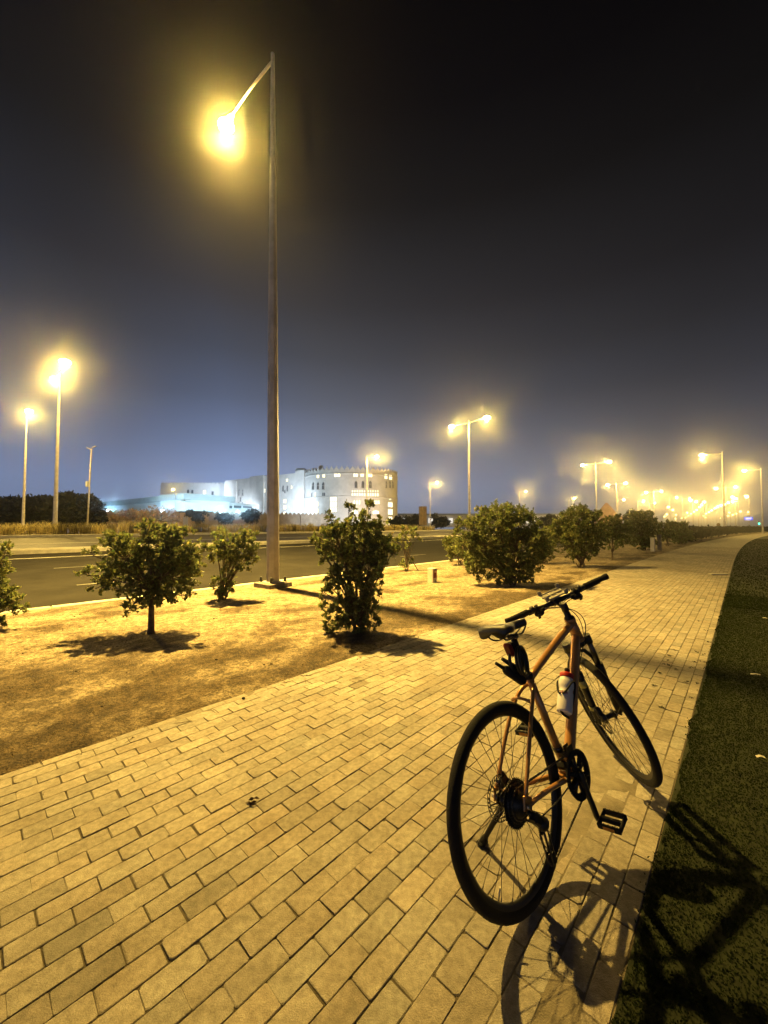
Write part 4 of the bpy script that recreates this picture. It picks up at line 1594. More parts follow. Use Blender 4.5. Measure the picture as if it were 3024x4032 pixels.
for i, (x, y, l, dim) in enumerate(((1900 + 1585 / 1.476, 2600 + 82 / 1.476, 'long white scrap of paper on the lawn, upper one', (.075, .022)), (1900 + 1615 / 1.476, 2600 + 562 / 1.476, 'white scrap of paper on the lawn, lower one', (.045, .02)),
                               (2300 + 1630 / 2.291, 2050 + 880 / 2.291, 'tiny pale scrap far up on the lawn', (.05, .03)), (2300 + 1515 / 2.291, 2050 + 190 / 2.291, 'pale scrap where the lawn meets the bend of the path', (.25, .12)))):
    mb = MB()
    w_, h_ = dim
    mb.add([(-w_ / 2, -h_ / 2, 0), (0, -h_ / 2 * .8, .006), (w_ / 2, -h_ / 2, .001), (w_ / 2, h_ / 2, .004), (0, h_ / 2, .009), (-w_ / 2, h_ / 2 * .7, .002)], [(0, 1, 4, 5), (1, 2, 3, 4)])
    o = mb.build('paper_scrap', pbr('litter_paper', (.55, .52, .46), .8))
    p = G(x, y, .03)
    o.location = (p[0], p[1], .03)
    o.rotation_euler = (0, 0, [-.35, -.25, -.5, .3][i])
    tag(o, l, 'litter', 'scraps of paper on the lawn')

#BIKE-BEGIN
# ------------------------------------------------------------------ the bicycle (built upright in its own frame: x forward, y left, z up; rear tyre contact at 0)
RW_ = .35
BX, BY, HEAD, LEAN, STEER = 0.543, 1.463, math.radians(50.19), math.radians(13.94), math.radians(49.04)
MB_R = rot_z(math.pi / 2 - HEAD) @ ax_rot((1, 0, 0), -LEAN)
bike = thing('bicycle', 'orange hybrid bicycle with black tyres leaning on its kickstand at the edge of the paving', 'bicycle', (BX, BY, .004))
M4 = Matrix([[*MB_R[0], 0], [*MB_R[1], 0], [*MB_R[2], 0], [0, 0, 0, 1]])
bike.matrix_world = Matrix.Translation((BX, BY, .004)) @ M4
HA = math.radians(70.5)
uu = np.array([-math.cos(HA), 0, math.sin(HA)])
nn_ = np.array([math.sin(HA), 0, math.cos(HA)])
yy = np.array([0, 1.0, 0])
FA = np.array([1.06, 0, .35])
P0 = FA - .045 * nn_
SR = ax_rot(uu, STEER)


def steer(v):
    return (np.asarray(v, float) - P0) @ SR.T + P0


def sf(a, y, k):
    """point of the (unsteered) fork frame: a forward of the steering axis, y left, k up the axis"""
    return P0 + nn_ * a + yy * y + uu * k


def toworld(v):
    return np.asarray(v) @ MB_R.T + np.array([BX, BY, .004])


def tobike(v):
    return (np.asarray(v) - np.array([BX, BY, .004])) @ MB_R


bb = np.array([.435, 0, .293])
sa = np.array([-math.cos(math.radians(73.5)), 0, math.sin(math.radians(73.5))])
sc = bb + sa * .46
ht_, hb_ = sf(0, 0, .619), sf(0, 0, .485)

# frame
fr = MB()
fr.tube([hb_ - uu * .0, ht_], [.029, .026], 16)
for k_, r_ in ((.485, .031), (.495, .031), (.609, .029), (.619, .029)):
    pass
fr.lathe(hb_, uu, [(.024, 0), (.031, 0), (.031, .014), (.027, .018)], 18)
fr.lathe(ht_ - uu * .018, uu, [(.026, 0), (.029, .004), (.029, .018), (.02, .018)], 18)
tt0, tt1 = sf(0.0, 0, .588), sc - sa * .012
fr.tube(bez(tt0, tt0 * .62 + tt1 * .38 + np.array([0, 0, .010]), tt0 * .3 + tt1 * .7 + np.array([0, 0, .006]), tt1, 10), np.linspace(.021, .016, 10), 14)
dt0, dt1 = sf(.0, 0, .525), bb + np.array([.02, 0, .012])
fr.tube(bez(dt0, dt0 * .67 + dt1 * .33 + np.array([-.004, 0, -.010]), dt0 * .33 + dt1 * .67 + np.array([0, 0, -.006]), dt1, 10), [.022, .023, .024, .0245, .0245, .0245, .024, .024, .025, .026], 16)
fr.tube([bb, bb + sa * .25, bb + sa * .462], [.0185, .0175, .0170], 14)
fr.tube([bb - yy * .036, bb + yy * .036], .023, 16)
for sgn in (1, -1):
    d0 = np.array([0.0, sgn * .066, .35])
    cs = bez(bb + np.array([-.012, sgn * .026, -.004]), bb + np.array([-.10, sgn * .034, .002]), np.array([.20, sgn * .050, .335]), d0 + np.array([.018, 0, -.004]), 12)
    fr.tube(cs, np.linspace(.0125, .0095, 12), 10)
    ssx = bez(sc - sa * .035 + yy * sgn * .012, np.array([.235, sgn * .052, .70]), np.array([.11, sgn * .058, .52]), d0 + np.array([.006, 0, .020]), 14)
    fr.tube(ssx, np.linspace(.0095, .0080, 14), 10)
    fr.box(d0 + np.array([.012, 0, .004]), (.052, .008, .048), ax_rot((0, 1, 0), .35), .003)
fr.tube(bez((.205, .044, .655), (.19, .03, .675), (.19, -.03, .675), (.205, -.044, .655), 9), .0065, 8)
fr.box((.36, .0, .31), (.03, .062, .016), None, .004)
frame = fr.build('frame', M_orange, bike)
# small bright bolts along the top tube and seat cluster clamp
bl = MB()
bl.lathe(sc + sa * .004, sa, [(.0172, -.010), (.0205, -.010), (.0205, .010), (.0172, .010)], 18)
bl.box(sc + np.array([-.024, 0, 0]), (.014, .020, .016), None, .003)
bl.build('seat_clamp', M_black, bike)

# wheels
def wheel(front, center, tf, valve):
    c = np.asarray(center, float)
    rim = MB()
    prof = [(.311, -.0115), (.317, -.0125), (.318, -.0105), (.309, -.0085), (.305, 0), (.309, .0085), (.318, .0105), (.317, .0125), (.311, .0115), (.302, .0095), (.292, .0035), (.292, -.0035), (.302, -.0095)]
    rim.lathe(c, (0, 1, 0), prof, 96, True, True)
    rim.xf(tf)
    rr_ = rim.build('front_wheel' if front else 'rear_wheel', M_black, bike)
    ty = MB()
    pr = []
    for a in np.arange(22) * 2 * math.pi / 22:
        r_ = .0205 * (1 + (.05 if math.cos(a) > .3 else 0))
        pr.append((.3285 + r_ * math.cos(a), r_ * .97 * math.sin(a)))
    ty.lathe(c, (0, 1, 0), pr, 144, True, True)
    ty.xf(tf)
    ty.build('tyre', M_rubber, rr_)
    sp = MB()
    fl = .030 if front else .027
    for k in range(32):
        a = 2 * math.pi * k / 32 + .03
        side = 1 if k % 2 else -1
        cr = .62 * (1 if (k // 2) % 2 else -1)
        p0 = c + np.array([math.cos(a + cr) * .024, side * fl, math.sin(a + cr) * .024])
        p1 = c + np.array([math.cos(a) * .293, side * .002, math.sin(a) * .293])
        sp.tube([p0, p1], .00115, 5, cap=False)
        d = nrm(p0 - p1)
        sp.tube([p1, p1 + d * .012], .0021, 5, cap=False)
    sp.xf(tf)
    sp.build('spokes', M_dsteel, rr_)
    hu = MB()
    w = .050 if front else .064
    hu.lathe(c, (0, 1, 0), [(.0, -w - .014), (.008, -w - .014), (.010, -w), (.017, -w + .006), (.017, -fl - .006), (.029, -fl - .002), (.029, -fl + .002), (.015, -fl + .008), (.013, 0), (.015, fl - .008), (.029, fl - .002), (.029, fl + .002), (.017, fl + .006), (.017, w - .006), (.010, w), (.008, w + .014), (0, w + .014)], 20)
    hu.xf(tf)
    hu.build('hub', M_black, rr_)
    # disc rotor on the left
    ro = MB()
    R_ = .080
    yr = .0405 if front else .048
    ro.lathe(c + yy * yr, (0, 1, 0), [(R_, -.0009), (R_, .0009), (R_ - .003, .0009), (R_ - .003, -.0009)], 60, False, True)
    ro.lathe(c + yy * yr, (0, 1, 0), [(R_ - .013, -.0009), (R_ - .013, .0009), (R_ - .016, .0009), (R_ - .016, -.0009)], 60, False, True)
    for k in range(30):
        a = 2 * math.pi * k / 30
        p0 = c + yy * yr + np.array([math.cos(a), 0, math.sin(a)]) * (R_ - .002)
        p1 = c + yy * yr + np.array([math.cos(a + .14), 0, math.sin(a + .14)]) * (R_ - .014)
        ro.tube([p0, p1], .0022, 4)
    for k in range(6):
        a = 2 * math.pi * k / 6
        p0 = c + yy * yr + np.array([math.cos(a), 0, math.sin(a)]) * (R_ - .014)
        p1 = c + yy * yr + np.array([math.cos(a + .5), 0, math.sin(a + .5)]) * .022
        ro.tube([p0, (p0 + p1) / 2 * 1.0 + (c - c), p1] if False else [p0, p1], .0028, 4)
    ro.lathe(c + yy * yr, (0, 1, 0), [(.0, -.003), (.026, -.003), (.026, .004), (0, .004)], 20, False)
    ro.xf(tf)
    ro.build('brake_rotor', M_dsteel, rr_)
    va = MB()
    er = np.array([math.cos(valve), 0, math.sin(valve)])
    va.tube([c + er * .293, c + er * .262, c + er * .252], [.003, .003, .0018], 6)
    va.xf(tf)
    va.build('valve', M_steel, rr_)
    return rr_


idt = lambda v: v
rw_o = wheel(False, (0, 0, .35), idt, -2.2)
fw_o = wheel(True, FA, steer, -.6)
# cassette
ca = MB()


def gear(mb, c, r, n, th, tooth=.0045, inner=0.0, axis_y=1.0):
    poly = []
    for k in range(n):
        a = 2 * math.pi * k / n
        s_ = 2 * math.pi / n
        for fr_, rr0 in ((-.30, r - tooth), (-.12, r), (.12, r), (.30, r - tooth)):
            poly.append(((rr0) * math.cos(a + fr_ * s_), (rr0) * math.sin(a + fr_ * s_)))
    if inner <= 0:
        mb.prism(poly, -th / 2, th / 2, (1, 0, 0), (0, 0, 1), c)
    else:
        m_ = len(poly)
        ang = [math.atan2(y, x) for x, y in poly]
        inn = [(inner * math.cos(a), inner * math.sin(a)) for a in ang]
        V = []
        for y_ in (-th / 2, th / 2):
            V += [c + np.array([x, y_, z]) for x, z in poly]
            V += [c + np.array([x, y_, z]) for x, z in inn]
        f = []
        for k in range(m_):
            l = (k + 1) % m_
            f += [(k, m_ + k, m_ + l, l), (2 * m_ + k, 2 * m_ + l, 3 * m_ + l, 3 * m_ + k), (k, l, 2 * m_ + l, 2 * m_ + k), (m_ + k, 3 * m_ + k, 3 * m_ + l, m_ + l)]
        mb.add(V, f)


for k, (r_, nt_) in enumerate(((.084, 42), (.073, 36), (.063, 31), (.055, 27), (.048, 23), (.041, 20), (.034, 17), (.028, 13), (.023, 11))):
    gear(ca, np.array([0, -.026 - k * .0042, .35]), r_, nt_, .0018)
ca.lathe((0, 0, .35), (0, 1, 0), [(.02, -.064), (.034, -.058), (.044, -.045), (.058, -.034), (.074, -.027), (.02, -.024)], 30)
ca.build('cassette', M_black, rw_o)
# rear axle nuts
MB().tube([(0, -.070, .35), (0, -.084, .35)], [.010, .008], 10).build('axle_end', M_steel, bike)
MB().tube([(0, .070, .35), (0, .084, .35)], [.010, .008], 10).tube(bez((0, .082, .35), (.02, .088, .34), (.05, .090, .335), (.075, .086, .33), 6), [.006, .006, .005, .005, .006, .005], 6).build('quick_release', M_steel, bike)

# rear brake caliper (left, inside the stay)
MB().box((.045, .060, .395), (.055, .030, .045), ax_rot((0, 1, 0), -.5), .008).box((.065, .058, .378), (.03, .036, .03), None, .006).build('rear_caliper', M_black, bike)

# crankset
cp = MB()
rc = bb - yy * .046
gear(cp, rc, .094, 46, .004, .004, .070)
for k in range(5):
    a = 2 * math.pi * k / 5 + .3
    p1 = rc + np.array([math.cos(a), 0, math.sin(a)]) * .074
    cp.tube([rc, (rc + p1) / 2, p1], [.015, .010, .007], 6)
cp.lathe(rc, (0, 1, 0), [(0, -.012), (.024, -.010), (.026, .0), (.024, .012), (0, .012)], 20)
crank = cp.build('chainring', M_black, bike)
gd = MB()
gd.lathe(rc - yy * .008, (0, 1, 0), [(.099, -.003), (.099, .001), (.078, .001), (.078, -.003)], 56, False, True)
for k in range(5):
    a = 2 * math.pi * k / 5 + .3 + .63
    q = rc - yy * .007 + np.array([math.cos(a), 0, math.sin(a)]) * .066
    gd.tube([rc - yy * .006 + np.array([math.cos(a), 0, math.sin(a)]) * .03, q * 1.0, rc - yy * .007 + np.array([math.cos(a), 0, math.sin(a)]) * .08], [.012, .009, .012], 6)
gd.build('chain_guard', M_matte, crank)
PHI = math.radians(-82)
for sgn in (-1, 1):
    ph = PHI if sgn < 0 else PHI + math.pi
    dirc = np.array([math.cos(ph), 0, math.sin(ph)])
    p0 = bb + yy * sgn * (.062 if sgn < 0 else .050)
    p1 = bb + dirc * .17 + yy * sgn * .078
    cr = MB().tube([p0 - dirc * .018, p0, p0 * .6 + p1 * .4, p1, p1 + dirc * .014], [.012, .0165, .0125, .0125, .009], 10)
    cr.build('crank_arm', M_black, bike)
    pe = MB()
    pc_ = p1 + yy * sgn * .062
    ax2 = np.array([math.cos(.25), 0, math.sin(.25)])
    up2 = np.array([-math.sin(.25), 0, math.cos(.25)])
    Rp = np.stack([ax2, yy, up2], 1)
    pe.tube([p1, pc_ + yy * sgn * .045], .0065, 8)
    for s_ in (-1, 1):
        pe.box(pc_ + ax2 * s_ * .040, (.011, .094, .024), Rp, .003)
        pe.box(pc_ + yy * s_ * .043, (.080, .010, .020), Rp, .004)
        for k in range(5):
            pe.box(pc_ + ax2 * s_ * .040 + yy * (-.036 + k * .018) + up2 * .0125, (.008, .003, .003), Rp)
    pe.box(pc_, (.020, .090, .020), Rp, .004)
    po = pe.build('pedal', M_matte, bike)
    rf = MB()
    for s_ in (-1, 1):
        rf.box(pc_ + ax2 * s_ * .0462, (.002, .045, .012), Rp)
    rf.build('pedal_reflector', M_amber, po)

# front derailleur and bracket behind the chainring
fd = MB()
fdp = bb + sa * .115
fd.lathe(fdp, sa, [(.018, -.010), (.0225, -.010), (.0225, .010), (.018, .010)], 16)
fd.box(fdp + np.array([.01, -.036, .0]), (.045, .003, .035), None, .001)
fd.box(fdp + np.array([.01, -.052, -.003]), (.055, .003, .035), None, .001)
fd.box(fdp + np.array([.0, -.030, -.02]), (.03, .03, .02), None, .004)
fd.build('front_derailleur', M_dsteel, bike)
MB().box(bb + np.array([-.05, -.02, .045]), (.05, .05, .035), ax_rot((0, 1, 0), .6), .008).build('bottom_bracket_cover', M_dsteel, bike)

# rear derailleur
rd = MB()
j0 = np.array([.004, -.082, .318])
j1 = np.array([.038, -.096, .285])
j2 = np.array([.062, -.090, .160])
rd.tube([np.array([.0, -.070, .335]), j0], .009, 8)
rd.box((j0 + j1) / 2, (.070, .034, .040), ax_rot((0, 1, 0), .75), .008)
rd.ball(j1, .024, 10, 6, (1.2, .9, 1))
gear(rd, j1 + np.array([.004, .012, -.020]), .022, 11, .003, .004)
gear(rd, j2 + np.array([0, .006, 0]), .022, 11, .003, .004)
for s_ in (-.004, .016):
    rd.tube([j1 + yy * s_ + np.array([-.010, 0, -.01]), j2 + yy * s_ + np.array([-.010, 0, -.012])], .0035, 5)
    rd.tube([j1 + yy * s_ + np.array([.012, 0, -.01]), j2 + yy * s_ + np.array([.012, 0, -.012])], .0035, 5)
    rd.box(j2 + yy * s_, (.034, .003, .036), None, .001)
rd.build('rear_derailleur', M_black, bike)

# chain
ch = MB()


def links(path, step=.0085):
    path = np.asarray(path)
    seg = np.linalg.norm(np.diff(path, axis=0), axis=1)
    tot = seg.sum()
    cum = np.concatenate([[0], np.cumsum(seg)])
    n = int(tot / step)
    for k in range(n):
        d0 = (k + .5) * tot / n
        i = min(len(seg) - 1, int(np.searchsorted(cum, d0) - 1))
        p = path[i] + (path[i + 1] - path[i]) * (d0 - cum[i]) / seg[i]
        d = nrm(path[i + 1] - path[i])
        up_ = nrm(np.cross(d, yy))
        R = np.stack([d, np.cross(up_, d), up_], 1)
        ch.box(p, (step * 1.25, .0068 if k % 2 else .0044, .0085), R, .0018)


yc, yr_ = -.046, -.040
a_ = lambda c, r, d0, d1, y: [np.array([c[0] + r * math.cos(math.radians(t_)), y, c[2] + r * math.sin(math.radians(t_))]) for t_ in np.linspace(d0, d1, 12)]
cas = np.array([0, 0, .35])
links(a_(bb, .092, -75, 92, yc) + [np.array([.005, yr_, .35 + .050])])
links(a_(cas, .050, 92, 275, yr_) + [j1 + np.array([.018, .012, -.022])])
links([j1 + np.array([-.016, .012, -.03]), j2 + np.array([-.020, .006, .0]), j2 + np.array([-.010, .006, -.018]), j2 + np.array([.010, .006, -.022]), bb + np.array([.022, -.046, -.091])])
ch.build('chain', M_chain, bike)

# kickstand: its foot stands on the pavers
foot = tobike((.4338, 1.7563, .006))
ks0 = np.array([.055, .078, .300])
ks = MB()
ks.box(ks0 + np.array([-.01, -.002, .02]), (.05, .016, .06), ax_rot((0, 1, 0), .3), .005)
ks.tube([ks0, ks0 * .45 + foot * .55, foot + (ks0 - foot) * .06], [.0125, .0105, .0095], 10)
ks.build('kickstand', M_matte, bike)
ft = MB()
fd_ = nrm(ks0 - foot)
wdir = MB_R.T @ np.array([0, 0, 1.0])
ft.tube([foot, foot + fd_ * .05], [.017, .0125], 10)
ft.box(foot + wdir * .004, (.050, .034, .016), ax_rot((1, 0, 0), LEAN), .005)
ft.build('stand_foot', M_rubber, [o for o in bike.children if o.name.startswith('kickstand')][0])

# seat post, saddle
spm = MB().tube([bb + sa * .44, bb + sa * .650], .0138, 14)
spm.box(bb + sa * .655, (.045, .040, .024), None, .006)
spm.build('seat_post', M_black, bike)
sd = MB()
SC = bb + sa * .700 + np.array([-.005, 0, .006])
xs = np.linspace(-.135, .140, 22)
V, nk = [], 20
for x_ in xs:
    q = (x_ + .135) / .275
    wv = .086 * (1 - np.clip((q - .16) / .40, 0, 1) ** 1.2 * .76) * (1 if q > .12 else .80 + .20 * math.sqrt(max(q, 0) / .12))
    if q > .93:
        wv *= math.sqrt(max(.12, 1 - ((q - .93) / .07) ** 2))
    topz = .012 * (1 - q) ** 2 + .010 * max(0, q - .6) - (.016 * (max(0, .1 - q) / .1) ** 2)
    dep = .042 - .014 * q
    for k in range(nk):
        a = 2 * math.pi * k / nk
        cy, cz = math.cos(a), math.sin(a)
        yv = wv * np.sign(cy) * abs(cy) ** .75
        zv = (topz + .012 * abs(cz) ** .8 - .006 * abs(cy) ** 3) if cz > 0 else topz - dep * abs(cz) ** .6 * (.25 + .75 * abs(cy) ** .5)
        V.append(SC + np.array([x_, yv, zv]))
m_ = len(xs)
f = [(i * nk + k, (i + 1) * nk + k, (i + 1) * nk + (k + 1) % nk, i * nk + (k + 1) % nk) for i in range(m_ - 1) for k in range(nk)]
f += [tuple(range(nk)), tuple(reversed([(m_ - 1) * nk + k for k in range(nk)]))]
sd.add(V, f, True)
saddle = sd.build('saddle', M_saddle, bike)
rl = MB()
for s_ in (-1, 1):
    rl.tube(bez(SC + np.array([-.115, s_ * .040, -.022]), SC + np.array([-.09, s_ * .030, -.066]), SC + np.array([-.04, s_ * .022, -.048]), SC + np.array([.01, s_ * .022, -.046]), 8).tolist() +
            bez(SC + np.array([.015, s_ * .022, -.046]), SC + np.array([.06, s_ * .022, -.046]), SC + np.array([.08, s_ * .014, -.05]), SC + np.array([.125, s_ * .012, -.016]), 8).tolist(), .0038, 8)
rl.build('saddle_rails', M_black, saddle)

# tail light on the seat post
tlp = bb + sa * .60 + np.array([-.042, 0.010, .0])
tl_ = MB().box(tlp + np.array([.012, 0, 0]), (.030, .040, .058), ax_rot((0, 1, 0), -.29), .008)
tl_.tube([bb + sa * .60 - np.array([0.012, 0, 0]), tlp], .008, 8)
tlo = tl_.build('tail_light', M_matte, bike)
MB().box(tlp + np.array([-.010, 0, 0]), (.024, .046, .064), ax_rot((0, 1, 0), -.29), .011).build('red_lens', M_redlens, tlo)

# cable lock hung behind the seat tube: coils and a lock barrel
lk = MB()
lc = bb + sa * .545 + np.array([-.050, -.004, 0])
for k, (rr1, dy_, tl0) in enumerate(((.058, -.016, .2), (.062, -.028, .35), (.055, .010, -.1))):
    ang = np.linspace(0, 2 * math.pi, 26)[:-1]
    lk.tube([lc + np.array([math.cos(a) * rr1 * .75 + .01, dy_ + .5 * rr1 * math.cos(a) * math.sin(tl0), math.sin(a) * rr1]) for a in ang], .0065, 8, closed=True)
lkx = thing('cable_lock', 'black coiled cable lock hanging under the saddle behind the seat tube', 'lock', (0, 0, 0))
lkx.matrix_world = bike.matrix_world.copy()
lk.build('cable', M_cable, lkx)
lb = MB()
dl = nrm(np.array([-.55, .33, .55]))
l0 = bb + sa * .475 + np.array([-.048, .0, -.02])
lb.tube([l0 - dl * .01, l0, l0 + dl * .085, l0 + dl * .10], [.014, .024, .022, .014], 10)
lb.tube([l0 + dl * .10, l0 + dl * .145], [.009, .007], 8)
l1 = l0 + np.array([.0, .0, .042])
lb.tube([l1, l1 + dl * .10], [.014, .008], 8)
lb.build('barrel', M_matte, lkx)
MB().lathe(l0 - dl * .011, dl, [(0, 0), (.013, 0), (.013, .004), (.0, .004)], 14).build('key_face', M_dsteel, lkx)

# fork
fk = MB()
for s_ in (1, -1):
    y_ = s_ * .064
    fk.tube([sf(.045, y_, -.006), sf(.043, y_, .05), sf(.040, y_, .26), sf(.040, y_, .300)], [.0155, .0185, .0205, .0225], 14)
    fk.box(sf(.045, y_, -.002), (.03, .014, .036), None, .004)
fk.tube([sf(.052, .062, .285), sf(.066, .058, .335), sf(.070, .030, .385), sf(.070, 0, .395), sf(.070, -.030, .385), sf(.066, -.058, .335), sf(.052, -.062, .285)], [.012, .012, .011, .011, .011, .012, .012], 10)
fk.xf(steer)
fork = fk.build('fork', M_black, bike)
f2 = MB()
for s_ in (1, -1):
    f2.tube([sf(.040, s_ * .064, .29), sf(.040, s_ * .064, .45)], .0142, 12)
f2.xf(steer)
f2.build('stanchions', M_dsteel, fork)
f3 = MB()
f3.tube([sf(.036, -.066, .452), sf(.022, -.035, .462), sf(.0, 0, .470), sf(.022, .035, .462), sf(.036, .066, .452)], [.021, .021, .027, .021, .021], 12)
for s_ in (1, -1):
    f3.tube([sf(.040, s_ * .064, .430), sf(.040, s_ * .064, .478)], [.021, .0205], 14)
f3.tube([sf(0, 0, .46), sf(0, 0, .487)], .024, 14)
f3.xf(steer)
f3.build('fork_crown', M_black, fork)
f4 = MB()
for k_, y_ in ((.215, .064), (.075, .064)):
    f4.tube([sf(.041, y_, k_), sf(.041, y_, k_ + (.040 if k_ > .1 else .022))], [.0216 if k_ > .1 else .0203] * 2, 14)
f4.xf(steer)
f4.build('reflective_band', M_refl, fork)
f5 = MB()
f5.box(sf(.01, .056, .065), (.040, .034, .060), ax_rot((0, 1, 0), .2), .008)
f5.box(sf(-.012, .052, .050), (.03, .030, .036), None, .006)
f5.xf(steer)
f5.build('front_caliper', M_black, bike)
f6 = MB()
f6.tube([FA + yy * -.066, FA + yy * -.085], [.011, .009], 10)
f6.tube([FA + yy * .066, FA + yy * .088], [.011, .009], 10)
f6.tube(bez(FA + yy * .086, FA + np.array([.0, .095, .02]), FA + np.array([-.02, .095, .05]), FA + np.array([-.03, .09, .07]), 6), .005, 6)
f6.xf(steer)
f6.build('front_axle', M_black, bike)

# headset, spacers, stem, handlebar
hs_ = MB()
hs_.lathe(sf(0, 0, .620), uu, [(.020, 0), (.027, 0), (.024, .010), (.0175, .012), (.0175, .058), (.012, .060)], 18)
hs_.build('headset', M_black, bike)
BK = .700
bc = sf(.085, 0, BK)
stm = MB()
stm.tube([sf(0, 0, .665), sf(0, 0, .712)], .0195, 14)
stm.tube([sf(.0, 0, .690), sf(.045, 0, .694), bc], [.0170, .0150, .0180], 12)
stm.tube([bc - yy * .023, bc + yy * .023], .0215, 14)
stm.xf(steer)
stm.build('stem', M_black, bike)
hbm = MB()
pts = []
for y_ in np.linspace(-.315, .315, 25):
    q = max(0, (abs(y_) - .06) / .255)
    pts.append(bc + np.array([-.038 * q ** 1.3, y_, .012 * min(1, q * 2)]))
pts = np.array(pts)
hbm.tube(pts, [.0155 if abs(p[1]) < .05 else .0118 for p in pts], 12)
hbm.xf(steer)
hbar = hbm.build('handlebar', M_black, bike)
ang_g = {}
for s_ in (-1, 1):
    g0 = bc + np.array([-.018, s_ * .180, .012])
    g1 = bc + np.array([-.038, s_ * .318, .012])
    g = MB()
    n_ = 14
    pr_ = [.0150 + .0012 * (k % 2) for k in range(n_)]
    pr_[0], pr_[-1], pr_[-2] = .0165, .0165, .0175
    g.tube([g0 + (g1 - g0) * k / (n_ - 1) for k in range(n_)], pr_, 14)
    g.tube([g1, g1 + (g1 - g0) * .02], [.0165, .008], 12)
    g.xf(steer)
    g.build('grip', M_rubber, hbar)
    lv = MB()
    c0_ = bc + np.array([-.012, s_ * .148, .012])
    lv.tube([c0_ - yy * .010, c0_ + yy * .010], .0185, 12)
    body0, body1 = c0_ + np.array([.030, s_ * -.028, -.012]), c0_ + np.array([.040, s_ * .022, -.014])
    lv.tube([body0, body1], [.010, .012], 10)
    lv.tube([c0_, body1 * .6 + body0 * .4], [.010, .010], 8)
    lv.tube(bez(body1, body1 + np.array([.022, s_ * .03, -.006]), c0_ + np.array([.052, s_ * .09, -.018]), c0_ + np.array([.034, s_ * .140, -.016]), 9), [.008, .0065, .006, .006, .006, .006, .006, .0065, .0075], 8)
    lv.xf(steer)
    lv.build('brake_lever', M_black, hbar)
    sp_ = MB()
    c1_ = bc + np.array([-.008, s_ * .118, .010])
    sp_.tube([c1_ - yy * .008, c1_ + yy * .008], .0180, 12)
    sp_.ball(c1_ + np.array([.006, 0, -.030]), .026, 12, 8, (1.1, 1.15, .75))
    sp_.box(c1_ + np.array([-.012, s_ * .012, -.046]), (.040, .016, .010), ax_rot((0, 1, 0), .5), .003)
    sp_.box(c1_ + np.array([.004, s_ * -.022, -.020]), (.032, .030, .022), None, .005)
    sp_.xf(steer)
    sp_.build('shifter', M_matte, hbar)
    br_ = MB()
    br_.tube([c1_ + np.array([-.004, s_ * -.03, -.02]), c1_ + np.array([.0, s_ * -.062, -.022])], [.006, .004], 8)
    br_.xf(steer)
    br_.build('cable_barrel', M_steel, hbar)
# phone holder clamped over the stem: a frame of silvery bars
ph_ = MB()
pc0 = bc + np.array([-.015, 0, .040])
Rt = ax_rot((0, 1, 0), -.50)
for y_ in (-.055, -.018, .018, .055):
    ph_.box(pc0 + Rt @ np.array([0, y_, 0]), (.085, .010, .010), Rt, .003)
for x_ in (-.040, 0, .040):
    ph_.box(pc0 + Rt @ np.array([x_, 0, .004]), (.010, .135, .008), Rt, .003)
for sx3 in (-1, 1):
    for sy3 in (-1, 1):
        ph_.box(pc0 + Rt @ np.array([sx3 * .046, sy3 * .058, .014]), (.010, .022, .030), Rt, .003)
ph_.box(pc0 + np.array([0.01, 0, -.012]), (.040, .044, .030), None, .006)
ph_.box(pc0 + Rt @ np.array([0, 0, -.003]), (.070, .110, .006), Rt, .002)
ph_.xf(steer)
ph_.build('phone_holder', M_silver, hbar)

# cables
cbm = MB()
hbL, hbR = bc + np.array([.02, .10, -.012]), bc + np.array([.02, -.10, -.012])
hbL, hbR = steer(hbL), steer(hbR)
cbl = [
    (hbR, steer(bc + np.array([.15, -.02, -.02])), sf(.16, .07, .60), sf(.028, .020, .50)),
    (hbR + np.array([0, 0, -.012]), steer(bc + np.array([.13, -.03, -.03])), sf(.14, .08, .58), sf(.03, .024, .47)),
    (hbL, steer(bc + np.array([.14, .02, -.02])), sf(.13, -.10, .66), sf(.02, -.034, .50)),
    (hbL + np.array([0, 0, -.010]), steer(bc + np.array([.16, -.06, .0])), sf(.17, -.12, .60), steer(sf(.05, .070, .30))),
]
for q in cbl:
    cbm.tube(bez(*q, 22), .0024, 6)
dts = bez(dt0, dt0 * .67 + dt1 * .33 + np.array([-.004, 0, -.010]), dt0 * .33 + dt1 * .67 + np.array([0, 0, -.006]), dt1, 10)
for y_, o_ in ((.016, .020), (-.014, .021)):
    cbm.tube([sf(.028 + .0, y_, .48)] + [p + np.array([.016, y_, -.018]) for p in dts[1:]], .0022, 6)
cbm.tube(bez(bb + np.array([0, -.02, -.028]), (.30, -.05, .27), (.06, -.16, .36), (.02, -.10, .31), 18), .0024, 6)
cbm.build('cables', M_cable, bike)

# bottle cage on the down tube and the bottle in it
dd_ = nrm(dts[7] - dts[2])
bdir = -dd_                                   # up the tube
bn = nrm(np.cross(bdir, yy))
if bn[0] > 0:
    bn = -bn
b0_ = dts[5] * .72 + dts[6] * .28 + bn * .066
bz = b0_ - bdir * .055
cg = MB()
for s_ in (-1, 1):
    pts = []
    for k in range(13):
        a = math.pi * k / 12 * .92 + .12
        h_ = [.02, .04, .07, .10, .13, .15, .155, .15, .14, .12, .10, .085, .08][k]
        ra = .0400
        pts.append(bz + bdir * h_ - bn * math.cos(a) * ra + yy * s_ * math.sin(a) * ra)
    cg.tube(pts, .0048, 6)
    cg.tube([bz + bdir * .02 - bn * .040 + yy * s_ * .006, bz + bdir * .17 - bn * .040 + yy * s_ * .006], .005, 6)
cg.tube([bz + bdir * -.004 - bn * .042, bz + bdir * -.006, bz + bdir * .0 + bn * .030], .006, 6)
cg.build('bottle_cage', M_matte, bike)
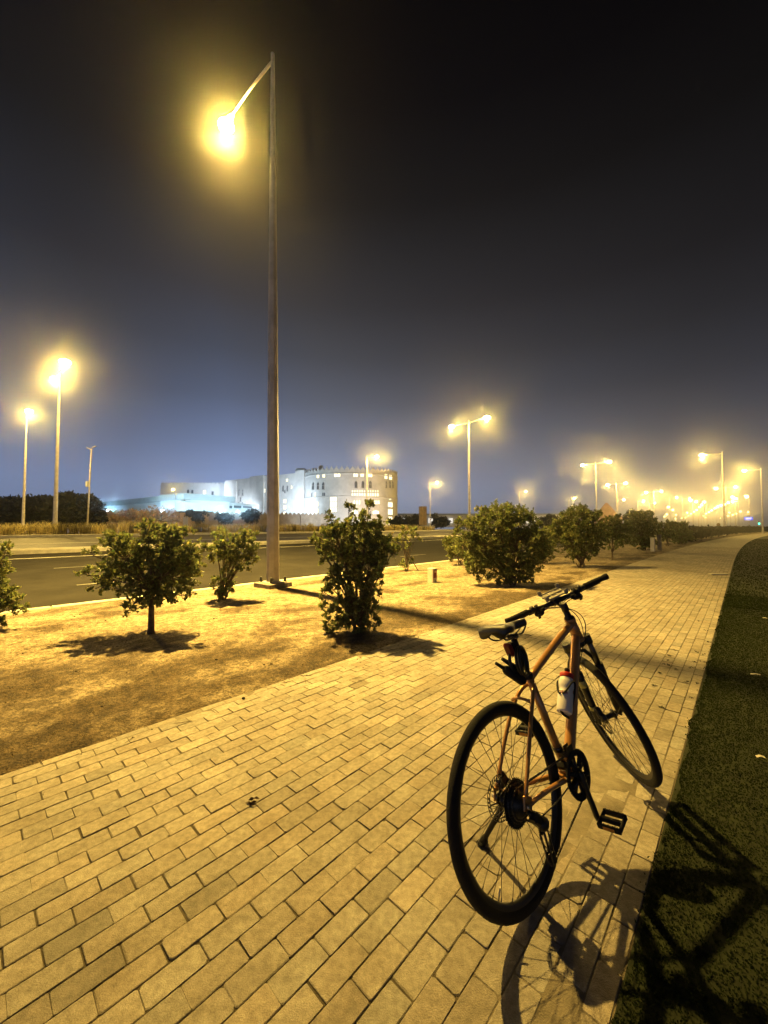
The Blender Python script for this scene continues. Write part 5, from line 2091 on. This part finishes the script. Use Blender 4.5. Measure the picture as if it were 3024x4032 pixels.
bot = thing('water_bottle', 'white sports bottle with a red screw cap in the cage on the bicycle', 'bottle', (0, 0, 0))
bot.matrix_world = bike.matrix_world.copy()
body = MB()
body.lathe(bz, bdir, [(0, .002), (.028, .001), (.034, .006), (.0355, .012), (.0355, .096), (.0335, .102), (.0320, .110), (.0335, .119), (.0358, .127), (.0358, .148), (.033, .158), (.0305, .166), (.0300, .172), (0, .172)], 40)
body.build('body', M_bottle, bot)
cap = MB()
cap.lathe(bz, bdir, [(.0, .170), (.0315, .170), (.0325, .174), (.0325, .188), (.030, .194), (.016, .199), (.010, .200), (0, .200)], 40)
cap.build('cap', M_red, bot)
MB().lathe(bz, bdir, [(.0, .198), (.0085, .198), (.0085, .206), (.0125, .208), (.0125, .218), (.009, .221), (0, .221)], 20).build('nozzle', M_matte, bot)
# red lettering round the waist
lt = MB()
GL = {'F': ['111', '100', '110', '100', '100'], 'O': ['111', '101', '101', '101', '111'], 'R': ['110', '101', '110', '101', '101'], 'X': ['101', '101', '010', '101', '101'], 'A': ['010', '101', '111', '101', '101']}
e_a, e_b = bn, yy
pix = .0023
col0 = 0
for chx in 'FORXA':
    for r_, row in enumerate(GL[chx]):
        for c_, bit in enumerate(row):
            if bit == '1':
                th = math.radians(8) + (col0 + c_ - 9) * pix / .0357
                hh = .0945 - r_ * pix * 1.15
                er = bn * math.cos(th) - yy * math.sin(th)
                et = -bn * math.sin(th) - yy * math.cos(th)
                R = np.stack([et, bdir, np.cross(et, bdir)], 1)
                lt.box(bz + bdir * hh + er * .0356, (pix * 1.05, pix * 1.2, .0006), R)
    col0 += 4
lt.build('lettering', M_redink, [o for o in bot.children if o.name.startswith('body')][0])
#BIKE-END

# ------------------------------------------------------------------ haze
hz_ = MB().box((120, 330, 11.5), (1700, 1100, 28))
HZ = hz_.build('haze', bpy.data.materials.new('haze_air'))
tag(HZ, kind='stuff')
m = HZ.data.materials[0]
m.use_nodes = True
t = m.node_tree
t.nodes.clear()
ou = N(t, 'ShaderNodeOutputMaterial')
pvv = N(t, 'ShaderNodeVolumePrincipled')
pvv.inputs['Color'].default_value = (.9, .9, .9, 1)
pvv.inputs['Density'].default_value = .0010
pvv.inputs['Anisotropy'].default_value = .965
t.links.new(pvv.outputs[0], ou.inputs['Volume'])
